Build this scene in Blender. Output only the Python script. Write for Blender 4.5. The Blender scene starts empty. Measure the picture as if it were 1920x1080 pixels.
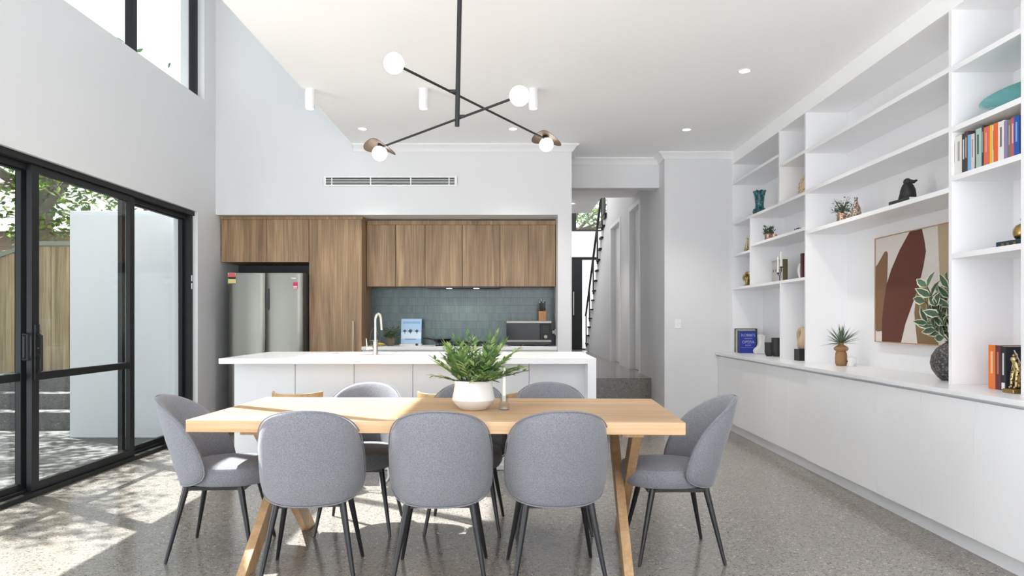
import bpy, bmesh, math, random
from mathutils import Vector, Matrix
PI = math.pi
R = random.Random(7)
SC = bpy.context.scene
COL = SC.collection

# ---------------------------------------------------------------- camera
cam_d = bpy.data.cameras.new('camera')
cam_d.sensor_width = 36.0
cam_d.lens = 36.0 * 1340 / 1920
cam_d.shift_y = 60.0 / 1920
cam_d.clip_start = 0.05
cam = bpy.data.objects.new('camera', cam_d)
COL.objects.link(cam)
cam.location = (0, 0, 1.22)
cam.rotation_euler = (PI / 2, 0, 0)
SC.camera = cam
F = 1340.0

def PX(px, y):
    return (px - 960.0) * y / F

# ---------------------------------------------------------------- world, sun, added fill lights, exposure
world = bpy.data.worlds.new('sky')
SC.world = world
world.use_nodes = True
wn = world.node_tree.nodes
bg = wn['Background']
bg.inputs['Color'].default_value = (0.88, 0.945, 1.0, 1)
bg.inputs['Strength'].default_value = 1.05
sun_d = bpy.data.lights.new('sun', 'SUN')
sun_d.energy = 11.5
sun_d.angle = math.radians(0.6)
sun_d.color = (1.0, 0.98, 0.955)
sun = bpy.data.objects.new('sun', sun_d)
COL.objects.link(sun)
sun.rotation_euler = Vector((0.846, -0.53, -1.482)).to_track_quat('-Z', 'Y').to_euler()

def area(name, loc, direction, sx, sy, power, color=(1, 1, 1)):
    d = bpy.data.lights.new(name, 'AREA')
    d.shape = 'RECTANGLE'; d.size = sx; d.size_y = sy
    d.energy = power; d.color = color
    o = bpy.data.objects.new(name, d); COL.objects.link(o)
    o.location = loc
    o.rotation_euler = Vector(direction).to_track_quat('-Z', 'Z').to_euler()
    return o
# unseen area fills added to brighten the room, void and hall
area('rear_fill_light', (-0.3, -6.0, 1.75), (0.0, 1, 0.08), 5.2, 2.5, 72, (0.94, 0.97, 1.0))  # added fill behind the camera, standing in for daylight
area('ceiling_fill_light', (0.2, -1.9, 0.35), (0.0, 0.02, 1), 5.2, 1.4, 320, (0.95, 0.975, 1.0))  # added upward fill behind the camera, lifts the ceiling
area('side_fill_light', (-4.3, 2.5, 0.45), (1, 0.45, 0.42), 3.2, 0.9, 95, (0.95, 0.975, 1.0))  # added fill outside the doors, out of view, brightens ceiling and bookcase
area('void_fill_light', (-2.5, 4.2, 5.9), (0.1, 0.12, -1), 1.2, 5.5, 3, (0.95, 0.98, 1.0))  # faint added fill high in the void, not an opening
area('hall_fill_light', (1.7, 14.6, 5.3), (0, -0.15, -1), 1.6, 4.0, 110, (1, 0.99, 0.97))  # added fill above the stairwell, no roof opening there

SC.view_settings.view_transform = 'Standard'
SC.view_settings.look = 'None'
SC.view_settings.gamma = 1.0
SC.view_settings.use_curve_mapping = False
SC.view_settings.exposure = 0.76
SC.cycles.use_denoising = True
SC.cycles.max_bounces = 10
SC.cycles.diffuse_bounces = 6
SC.cycles.glossy_bounces = 4
SC.cycles.transparent_max_bounces = 16
SC.cycles.sample_clamp_indirect = 6.0
SC.cycles.caustics_reflective = False
SC.cycles.caustics_refractive = False

# ---------------------------------------------------------------- materials
def newmat(name):
    m = bpy.data.materials.new(name)
    m.use_nodes = True
    nt = m.node_tree
    return m, nt, nt.nodes, nt.links, nt.nodes['Principled BSDF']

def mat(name, c, rough=0.5, metal=0.0, spec=0.5, noise=0.0, nscale=20, bump=0.0, bscale=200, emit=None, estr=0, coat=0.0):
    m, nt, N, L, P = newmat(name)
    P.inputs['Base Color'].default_value = (*c, 1)
    P.inputs['Roughness'].default_value = rough
    P.inputs['Metallic'].default_value = metal
    P.inputs['Specular IOR Level'].default_value = spec
    P.inputs['Coat Weight'].default_value = coat
    tc = N.new('ShaderNodeTexCoord')
    if noise:
        n = N.new('ShaderNodeTexNoise'); n.inputs['Scale'].default_value = nscale
        n.inputs['Detail'].default_value = 4
        L.new(tc.outputs['Object'], n.inputs['Vector'])
        mx = N.new('ShaderNodeMix'); mx.data_type = 'RGBA'
        mx.inputs['A'].default_value = (*[v * (1 - noise) for v in c], 1)
        mx.inputs['B'].default_value = (*[min(1, v * (1 + noise)) for v in c], 1)
        L.new(n.outputs['Fac'], mx.inputs['Factor'])
        L.new(mx.outputs['Result'], P.inputs['Base Color'])
    if bump:
        n = N.new('ShaderNodeTexNoise'); n.inputs['Scale'].default_value = bscale
        L.new(tc.outputs['Object'], n.inputs['Vector'])
        b = N.new('ShaderNodeBump'); b.inputs['Strength'].default_value = bump
        b.inputs['Distance'].default_value = 0.004
        L.new(n.outputs['Fac'], b.inputs['Height'])
        L.new(b.outputs['Normal'], P.inputs['Normal'])
    if emit:
        P.inputs['Emission Color'].default_value = (*emit, 1)
        P.inputs['Emission Strength'].default_value = estr
    return m

def ramp(N, stops, interp='LINEAR'):
    r = N.new('ShaderNodeValToRGB')
    r.color_ramp.interpolation = interp
    e = r.color_ramp.elements
    while len(e) > 1: e.remove(e[-1])
    e[0].position = stops[0][0]; e[0].color = (*stops[0][1], 1)
    for p, c in stops[1:]:
        x = e.new(p); x.color = (*c, 1)
    return r

def wood(name, dark, mid, light, axis='Z', rough=0.45, fine=60, plank=0, plank_axis='Y'):
    """grain stretched along axis, optional planks across plank_axis"""
    m, nt, N, L, P = newmat(name)
    tc = N.new('ShaderNodeTexCoord')
    mp = N.new('ShaderNodeMapping')
    s = {'X': (0.5, 9, 9), 'Y': (9, 0.5, 9), 'Z': (9, 9, 0.5)}[axis]
    mp.inputs['Scale'].default_value = s
    oi = N.new('ShaderNodeObjectInfo')
    ad = N.new('ShaderNodeVectorMath'); ad.operation = 'ADD'
    mu = N.new('ShaderNodeVectorMath'); mu.operation = 'SCALE'; mu.inputs['Scale'].default_value = 7.0
    cb = N.new('ShaderNodeCombineXYZ')
    for k in range(3): L.new(oi.outputs['Random'], cb.inputs[k])
    L.new(cb.outputs[0], mu.inputs[0])
    L.new(tc.outputs['Object'], ad.inputs[0]); L.new(mu.outputs[0], ad.inputs[1])
    vec = ad.outputs[0]
    pr = None
    if plank:
        sx = N.new('ShaderNodeSeparateXYZ'); L.new(tc.outputs['Object'], sx.inputs[0])
        dv = N.new('ShaderNodeMath'); dv.operation = 'DIVIDE'; dv.inputs[1].default_value = plank
        L.new(sx.outputs[plank_axis], dv.inputs[0])
        fl = N.new('ShaderNodeMath'); fl.operation = 'FLOOR'; L.new(dv.outputs[0], fl.inputs[0])
        wnz = N.new('ShaderNodeTexWhiteNoise'); wnz.noise_dimensions = '1D'
        L.new(fl.outputs[0], wnz.inputs['W'])
        pr = wnz
        sc = N.new('ShaderNodeVectorMath'); sc.operation = 'SCALE'; sc.inputs['Scale'].default_value = 5
        L.new(wnz.outputs['Color'], sc.inputs[0])
        a2 = N.new('ShaderNodeVectorMath'); a2.operation = 'ADD'
        L.new(vec, a2.inputs[0]); L.new(sc.outputs[0], a2.inputs[1]); vec = a2.outputs[0]
    L.new(vec, mp.inputs['Vector'])
    n1 = N.new('ShaderNodeTexNoise'); n1.inputs['Scale'].default_value = 1.6
    n1.inputs['Detail'].default_value = 6; n1.inputs['Distortion'].default_value = 0.6
    L.new(mp.outputs[0], n1.inputs['Vector'])
    mp2 = N.new('ShaderNodeMapping')
    mp2.inputs['Scale'].default_value = tuple(v * fine / 9 if v > 1 else 1.5 for v in s)
    L.new(vec, mp2.inputs['Vector'])
    n2 = N.new('ShaderNodeTexNoise'); n2.inputs['Scale'].default_value = 1.5; n2.inputs['Detail'].default_value = 3
    L.new(mp2.outputs[0], n2.inputs['Vector'])
    ma = N.new('ShaderNodeMath'); ma.operation = 'MULTIPLY_ADD'
    ma.inputs[1].default_value = 0.4
    L.new(n2.outputs['Fac'], ma.inputs[0]); 
    m6 = N.new('ShaderNodeMath'); m6.operation = 'MULTIPLY'; m6.inputs[1].default_value = 0.6
    L.new(n1.outputs['Fac'], m6.inputs[0]); L.new(m6.outputs[0], ma.inputs[2])
    r = ramp(N, [(0.33, dark), (0.5, mid), (0.66, light)])
    L.new(ma.outputs[0], r.inputs[0])
    out = r.outputs[0]
    if pr:
        hv = N.new('ShaderNodeHueSaturation')
        mr = N.new('ShaderNodeMapRange'); mr.inputs['To Min'].default_value = 0.88; mr.inputs['To Max'].default_value = 1.08
        L.new(pr.outputs['Value'], mr.inputs['Value']); L.new(mr.outputs[0], hv.inputs['Value'])
        L.new(out, hv.inputs['Color']); out = hv.outputs[0]
    L.new(out, P.inputs['Base Color'])
    P.inputs['Roughness'].default_value = rough
    return m

M = {}
M['wall'] = mat('wall_paint', (0.72, 0.72, 0.73), 0.6, noise=0.01, nscale=3)
M['ceil'] = mat('ceiling_paint', (0.95, 0.95, 0.955), 0.7)
M['trim'] = mat('white_trim', (0.84, 0.84, 0.84), 0.4)
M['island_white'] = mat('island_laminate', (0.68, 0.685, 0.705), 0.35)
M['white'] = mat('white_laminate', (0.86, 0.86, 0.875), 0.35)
M['stone'] = mat('white_stone', (0.82, 0.82, 0.83), 0.28, spec=0.35, noise=0.01, nscale=60)
M['black'] = mat('black_aluminium', (0.010, 0.011, 0.012), 0.5, spec=0.3)
M['blackmat'] = mat('matte_black', (0.012, 0.012, 0.013), 0.6)
M['legblack'] = mat('black_powder_coat', (0.012, 0.012, 0.014), 0.35)
M['steel'] = mat('brushed_steel', (0.215, 0.21, 0.185), 0.36, 1.0, noise=0.04, nscale=4)
M['nickel'] = mat('brushed_nickel', (0.66, 0.62, 0.52), 0.28, 1.0)
M['chrome'] = mat('chrome', (0.7, 0.7, 0.7), 0.1, 1.0)
M['brass'] = mat('aged_brass', (0.42, 0.29, 0.12), 0.3, 1.0, noise=0.25, nscale=40)
M['brown_metal'] = mat('bronze_shade_inside', (0.15, 0.105, 0.07), 0.45, 0.6)
M['dark'] = mat('charcoal', (0.03, 0.03, 0.033), 0.5, noise=0.2, nscale=30)
M['darkpanel'] = mat('charcoal_panel', (0.05, 0.052, 0.06), 0.5)
M['cream'] = mat('cream_paper', (0.72, 0.68, 0.6), 0.7)
M['paper'] = mat('page_paper', (0.8, 0.78, 0.72), 0.8)
M['ceramic'] = mat('white_ceramic', (0.78, 0.77, 0.75), 0.5, noise=0.02, nscale=30, bump=0.25, bscale=60)
M['wax'] = mat('white_wax', (0.85, 0.84, 0.81), 0.4)
M['screen'] = mat('black_glass', (0.01, 0.01, 0.012), 0.12, spec=0.25)
M['wood_cab'] = wood('walnut_laminate', (0.15, 0.088, 0.042), (0.275, 0.172, 0.088), (0.44, 0.29, 0.155), 'Z')
M['wood_table'] = wood('light_oak', (0.46, 0.275, 0.135), (0.60, 0.38, 0.20), (0.69, 0.465, 0.27), 'X', 0.42, 50, 0.125, 'Y')
M['wood_leg'] = wood('oak_leg', (0.34, 0.20, 0.095), (0.45, 0.275, 0.14), (0.55, 0.36, 0.20), 'Z', 0.45)
M['wood_stool'] = wood('ash_stool', (0.36, 0.22, 0.10), (0.48, 0.31, 0.15), (0.60, 0.41, 0.22), 'X', 0.4)
M['fence'] = wood('treated_pine', (0.20, 0.14, 0.075), (0.34, 0.26, 0.155), (0.46, 0.38, 0.24), 'Z', 0.8, 40, 0.11, 'X')
M['bulb'] = mat('lit_globe', (1, 1, 1), 0.4, emit=(1, 0.97, 0.92), estr=2.4)
M['lamp'] = mat('lit_lens', (1, 1, 1), 0.4, emit=(1, 0.96, 0.9), estr=4)
M['terracotta'] = mat('brown_clay', (0.30, 0.16, 0.07), 0.7, noise=0.15, nscale=20)
M['copper'] = mat('hammered_copper', (0.45, 0.27, 0.18), 0.3, 0.9, noise=0.3, nscale=90, bump=0.6, bscale=120)
M['mosaic'] = mat('antique_mosaic_glass', (0.20, 0.15, 0.11), 0.25, 0.5, noise=0.6, nscale=120, bump=0.4, bscale=150)
M['pebble'] = mat('grey_carved_stone', (0.10, 0.095, 0.09), 0.5, noise=0.75, nscale=90, bump=0.8, bscale=90)
M['cork'] = mat('beige_stone', (0.48, 0.37, 0.25), 0.7, noise=0.08, nscale=30)
M['tealglass'] = mat('teal_glaze', (0.005, 0.075, 0.085), 0.12, noise=0.5, nscale=30)
M['bowl'] = mat('turquoise_glass', (0.16, 0.42, 0.42), 0.1, noise=0.3, nscale=14)
M['soil'] = mat('potting_soil', (0.04, 0.03, 0.02), 0.9)
M['stem'] = mat('plant_stem', (0.07, 0.10, 0.03), 0.7)
M['bark'] = mat('tree_bark', (0.16, 0.13, 0.10), 0.9, noise=0.4, nscale=12)
M['render'] = mat('white_render', (0.66, 0.67, 0.685), 0.8)
M['rooft'] = mat('grey_roof', (0.12, 0.11, 0.10), 0.8, noise=0.3, nscale=8)
M['brickred'] = mat('neighbour_wall', (0.28, 0.20, 0.15), 0.8, noise=0.2, nscale=6)

def mottle(name, stops, scale, rough, metal=0.0, bump=0.5, dist=True):
    m, nt, N, L, P = newmat(name)
    tc = N.new('ShaderNodeTexCoord')
    vo = N.new('ShaderNodeTexVoronoi'); vo.inputs['Scale'].default_value = scale
    L.new(tc.outputs['Object'], vo.inputs['Vector'])
    r = ramp(N, stops)
    if dist: L.new(vo.outputs['Distance'], r.inputs[0])
    else:
        sp = N.new('ShaderNodeSeparateColor'); L.new(vo.outputs['Color'], sp.inputs[0]); L.new(sp.outputs[0], r.inputs[0])
    L.new(r.outputs[0], P.inputs['Base Color'])
    b = N.new('ShaderNodeBump'); b.inputs['Strength'].default_value = bump; b.inputs['Distance'].default_value = 0.003
    L.new(vo.outputs['Distance'], b.inputs['Height']); L.new(b.outputs['Normal'], P.inputs['Normal'])
    P.inputs['Roughness'].default_value = rough; P.inputs['Metallic'].default_value = metal
    return m
M['pebble'] = mottle('grey_carved_stone', [(0.0, (0.28, 0.26, 0.24)), (0.3, (0.13, 0.12, 0.115)), (0.55, (0.03, 0.028, 0.027)), (1, (0.02, 0.02, 0.02))], 75, 0.45, 0, 0.8)
M['mosaic'] = mottle('antique_mosaic_glass', [(0.0, (0.06, 0.04, 0.03)), (0.4, (0.20, 0.13, 0.09)), (0.7, (0.42, 0.33, 0.26)), (1, (0.7, 0.62, 0.5))], 130, 0.25, 0.5, 0.4, False)
M['copper'] = mottle('hammered_copper', [(0.0, (0.16, 0.08, 0.05)), (0.4, (0.42, 0.23, 0.15)), (0.8, (0.62, 0.42, 0.32)), (1, (0.75, 0.6, 0.5))], 110, 0.3, 0.8, 0.4, False)
M['tealglass'] = mottle('teal_glaze', [(0.0, (0.002, 0.04, 0.05)), (0.4, (0.005, 0.09, 0.10)), (0.8, (0.02, 0.16, 0.18)), (1, (0.10, 0.25, 0.30))], 60, 0.12, 0, 0.5, False)

def glass(name, tint=(0.94, 0.96, 0.96), g=1.0):
    m, nt, N, L, P = newmat(name)
    N.remove(P)
    tr = N.new('ShaderNodeBsdfTransparent'); tr.inputs['Color'].default_value = (*tint, 1)
    gl = N.new('ShaderNodeBsdfGlossy'); gl.inputs['Roughness'].default_value = 0.0
    lw = N.new('ShaderNodeLayerWeight'); lw.inputs['Blend'].default_value = 0.5
    pw = N.new('ShaderNodeMath'); pw.operation = 'POWER'; pw.inputs[1].default_value = 5.0
    mu = N.new('ShaderNodeMath'); mu.operation = 'MULTIPLY_ADD'; mu.inputs[1].default_value = 0.9 * g; mu.inputs[2].default_value = 0.03 * g
    mx = N.new('ShaderNodeMixShader')
    L.new(lw.outputs['Facing'], pw.inputs[0]); L.new(pw.outputs[0], mu.inputs[0]); L.new(mu.outputs[0], mx.inputs[0])
    L.new(tr.outputs[0], mx.inputs[1]); L.new(gl.outputs[0], mx.inputs[2])
    L.new(mx.outputs[0], N['Material Output'].inputs['Surface'])
    return m
M['glass'] = glass('window_glass')
M['clearglass'] = glass('clear_glass', (0.9, 0.92, 0.92), 1.6)

def frosted():
    m, nt, N, L, P = newmat('frosted_glass')
    N.remove(P)
    t = N.new('ShaderNodeBsdfTranslucent'); t.inputs['Color'].default_value = (0.95, 0.96, 0.96, 1)
    tr = N.new('ShaderNodeBsdfTransparent'); tr.inputs['Color'].default_value = (0.95, 0.97, 0.97, 1)
    mx = N.new('ShaderNodeMixShader'); mx.inputs[0].default_value = 0.6
    L.new(t.outputs[0], mx.inputs[1]); L.new(tr.outputs[0], mx.inputs[2])
    L.new(mx.outputs[0], N['Material Output'].inputs['Surface'])
    return m
M['frost'] = frosted()

def concrete(name, base, hi, lo, rough, scale=70, polish=True, amp=1.0):
    m, nt, N, L, P = newmat(name)
    tc = N.new('ShaderNodeTexCoord')
    nz = N.new('ShaderNodeTexNoise'); nz.inputs['Scale'].default_value = 0.9; nz.inputs['Detail'].default_value = 5
    L.new(tc.outputs['Object'], nz.inputs['Vector'])
    r0 = ramp(N, [(0.3, tuple(v * 0.88 for v in base)), (0.7, tuple(v * 1.1 for v in base))])
    L.new(nz.outputs['Fac'], r0.inputs[0])
    col = r0.outputs[0]
    for sc, th, seed in ((scale * 1.1, 0.5, 0), (scale * 2.1, 0.5, 3.3)):
        mp = N.new('ShaderNodeMapping'); mp.inputs['Location'].default_value = (seed, seed, 0)
        L.new(tc.outputs['Object'], mp.inputs[0])
        nd = N.new('ShaderNodeTexNoise'); nd.inputs['Scale'].default_value = sc * 0.8
        L.new(mp.outputs[0], nd.inputs['Vector'])
        mv = N.new('ShaderNodeMix'); mv.data_type = 'VECTOR'; mv.inputs['Factor'].default_value = 0.02
        L.new(mp.outputs[0], mv.inputs['A']); L.new(nd.outputs['Color'], mv.inputs['B'])
        vo = N.new('ShaderNodeTexVoronoi'); vo.inputs['Scale'].default_value = sc
        L.new(mv.outputs['Result'], vo.inputs['Vector'])
        sp = N.new('ShaderNodeSeparateColor'); L.new(vo.outputs['Color'], sp.inputs[0])
        r1 = ramp(N, [(0.0, lo), (0.17, tuple(v * 0.55 for v in base)), (0.3, tuple(v * 0.85 for v in base)), (0.55, base), (0.82, tuple(v * 1.2 for v in base)), (0.94, hi), (1, hi)], 'CONSTANT')
        L.new(sp.outputs[0], r1.inputs[0])
        # only keep pebbles of the cells' cores
        lt = N.new('ShaderNodeMath'); lt.operation = 'LESS_THAN'; lt.inputs[1].default_value = th * 0.9
        L.new(vo.outputs['Distance'], lt.inputs[0])
        mm = N.new('ShaderNodeMath'); mm.operation = 'MULTIPLY'; mm.inputs[1].default_value = 0.75 * amp
        L.new(lt.outputs[0], mm.inputs[0])
        mx = N.new('ShaderNodeMix'); mx.data_type = 'RGBA'
        L.new(mm.outputs[0], mx.inputs['Factor']); L.new(col, mx.inputs['A']); L.new(r1.outputs[0], mx.inputs['B'])
        col = mx.outputs['Result']
    L.new(col, P.inputs['Base Color'])
    P.inputs['Roughness'].default_value = rough
    return m
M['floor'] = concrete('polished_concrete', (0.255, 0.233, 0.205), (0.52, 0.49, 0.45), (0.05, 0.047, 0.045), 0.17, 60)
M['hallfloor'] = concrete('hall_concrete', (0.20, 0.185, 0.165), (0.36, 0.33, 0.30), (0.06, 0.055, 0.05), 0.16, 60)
M['ground'] = concrete('exposed_aggregate', (0.13, 0.13, 0.125), (0.3, 0.3, 0.29), (0.05, 0.05, 0.05), 0.85, 45)

def fabric():
    m, nt, N, L, P = newmat('grey_woven_fabric')
    tc = N.new('ShaderNodeTexCoord')
    cols = []
    for s in ((260, 260, 700), (700, 700, 260)):
        mp = N.new('ShaderNodeMapping'); mp.inputs['Scale'].default_value = s
        L.new(tc.outputs['Object'], mp.inputs[0])
        n = N.new('ShaderNodeTexNoise'); n.inputs['Scale'].default_value = 1.0; n.inputs['Detail'].default_value = 2
        L.new(mp.outputs[0], n.inputs['Vector']); cols.append(n)
    a = N.new('ShaderNodeMath'); a.operation = 'ADD'
    L.new(cols[0].outputs['Fac'], a.inputs[0]); L.new(cols[1].outputs['Fac'], a.inputs[1])
    h = N.new('ShaderNodeMath'); h.operation = 'MULTIPLY'; h.inputs[1].default_value = 0.5
    L.new(a.outputs[0], h.inputs[0])
    r = ramp(N, [(0.38, (0.12, 0.121, 0.14)), (0.5, (0.205, 0.207, 0.232)), (0.62, (0.31, 0.313, 0.345))])
    L.new(h.outputs[0], r.inputs[0]); L.new(r.outputs[0], P.inputs['Base Color'])
    b = N.new('ShaderNodeBump'); b.inputs['Strength'].default_value = 0.35; b.inputs['Distance'].default_value = 0.002
    L.new(h.outputs[0], b.inputs['Height']); L.new(b.outputs['Normal'], P.inputs['Normal'])
    P.inputs['Roughness'].default_value = 0.95
    P.inputs['Specular IOR Level'].default_value = 0.2
    P.inputs['Sheen Weight'].default_value = 0.25
    return m
M['fabric'] = fabric()

def tiles():
    m, nt, N, L, P = newmat('teal_finger_tiles')
    tc = N.new('ShaderNodeTexCoord')
    sx = N.new('ShaderNodeSeparateXYZ'); L.new(tc.outputs['Object'], sx.inputs[0])
    cb = N.new('ShaderNodeCombineXYZ'); L.new(sx.outputs['X'], cb.inputs['X']); L.new(sx.outputs['Z'], cb.inputs['Y'])
    br = N.new('ShaderNodeTexBrick')
    br.offset = 0.0; br.squash = 1.0
    br.inputs['Scale'].default_value = 1.0
    br.inputs['Brick Width'].default_value = 0.023
    br.inputs['Row Height'].default_value = 0.093
    br.inputs['Mortar Size'].default_value = 0.0011
    br.inputs['Bias'].default_value = -0.1
    br.inputs['Color1'].default_value = (0.048, 0.088, 0.092, 1)
    br.inputs['Color2'].default_value = (0.088, 0.142, 0.14, 1)
    br.inputs['Mortar'].default_value = (0.16, 0.21, 0.205, 1)
    L.new(cb.outputs[0], br.inputs['Vector']); L.new(br.outputs['Color'], P.inputs['Base Color'])
    b = N.new('ShaderNodeBump'); b.invert = True; b.inputs['Distance'].default_value = 0.002
    L.new(br.outputs['Fac'], b.inputs['Height']); L.new(b.outputs['Normal'], P.inputs['Normal'])
    P.inputs['Roughness'].default_value = 0.22
    return m
M['tiles'] = tiles()

def leafmat(name, a, b, c, rough=0.45, trans=0.25):
    m, nt, N, L, P = newmat(name)
    g = N.new('ShaderNodeNewGeometry')
    r = ramp(N, [(0.0, a), (0.5, b), (1.0, c)])
    L.new(g.outputs['Random Per Island'], r.inputs[0]); L.new(r.outputs[0], P.inputs['Base Color'])
    P.inputs['Roughness'].default_value = rough
    if trans:
        t = N.new('ShaderNodeBsdfTranslucent'); L.new(r.outputs[0], t.inputs['Color'])
        mx = N.new('ShaderNodeMixShader'); mx.inputs[0].default_value = trans
        L.new(P.outputs[0], mx.inputs[1]); L.new(t.outputs[0], mx.inputs[2])
        L.new(mx.outputs[0], N['Material Output'].inputs['Surface'])
    return m
M['leaf'] = leafmat('fresh_green_leaf', (0.06, 0.14, 0.07), (0.19, 0.34, 0.09), (0.44, 0.56, 0.22))
M['leafdark'] = leafmat('dark_green_leaf', (0.03, 0.07, 0.035), (0.07, 0.12, 0.05), (0.13, 0.19, 0.09))
M['leafgrey'] = leafmat('grey_green_leaf', (0.06, 0.09, 0.06), (0.12, 0.17, 0.11), (0.22, 0.28, 0.20))
M['leafvar'] = leafmat('variegated_leaf_centre', (0.05, 0.11, 0.07), (0.09, 0.16, 0.10), (0.14, 0.22, 0.14))
M['leafedge'] = mat('variegated_leaf_edge', (0.66, 0.64, 0.48), 0.5)
M['treeleaf'] = leafmat('tree_leaf', (0.03, 0.07, 0.02), (0.10, 0.20, 0.03), (0.38, 0.50, 0.10), 0.5, 0.4)

def cheetah():
    m, nt, N, L, P = newmat('spotted_gold')
    tc = N.new('ShaderNodeTexCoord')
    vo = N.new('ShaderNodeTexVoronoi'); vo.inputs['Scale'].default_value = 75
    L.new(tc.outputs['Object'], vo.inputs['Vector'])
    r = ramp(N, [(0.0, (0.03, 0.02, 0.01)), (0.30, (0.06, 0.04, 0.015)), (0.36, (0.55, 0.42, 0.20)), (1, (0.55, 0.42, 0.20))])
    L.new(vo.outputs['Distance'], r.inputs[0]); L.new(r.outputs[0], P.inputs['Base Color'])
    P.inputs['Metallic'].default_value = 0.8; P.inputs['Roughness'].default_value = 0.35
    return m
M['cheetah'] = cheetah()

def shellmat():
    m, nt, N, L, P = newmat('fossil_slice')
    tc = N.new('ShaderNodeTexCoord')
    n = N.new('ShaderNodeTexNoise'); n.inputs['Scale'].default_value = 16; n.inputs['Detail'].default_value = 3
    L.new(tc.outputs['Object'], n.inputs['Vector'])
    r = ramp(N, [(0.0, (0.25, 0.10, 0.03)), (0.36, (0.30, 0.13, 0.04)), (0.42, (0.62, 0.45, 0.26)), (0.56, (0.66, 0.50, 0.32)), (0.60, (0.05, 0.04, 0.03)), (0.66, (0.70, 0.62, 0.50)), (1, (0.6, 0.5, 0.36))])
    L.new(n.outputs['Fac'], r.inputs[0]); L.new(r.outputs[0], P.inputs['Base Color'])
    P.inputs['Roughness'].default_value = 0.5
    return m
M['fossil'] = shellmat()

_cm = {}
def flat(c, rough=0.55):
    k = (tuple(round(v, 3) for v in c), rough)
    if k not in _cm:
        _cm[k] = mat('colour_%02d' % len(_cm), c, rough, noise=0.05, nscale=40)
    return _cm[k]

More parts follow.
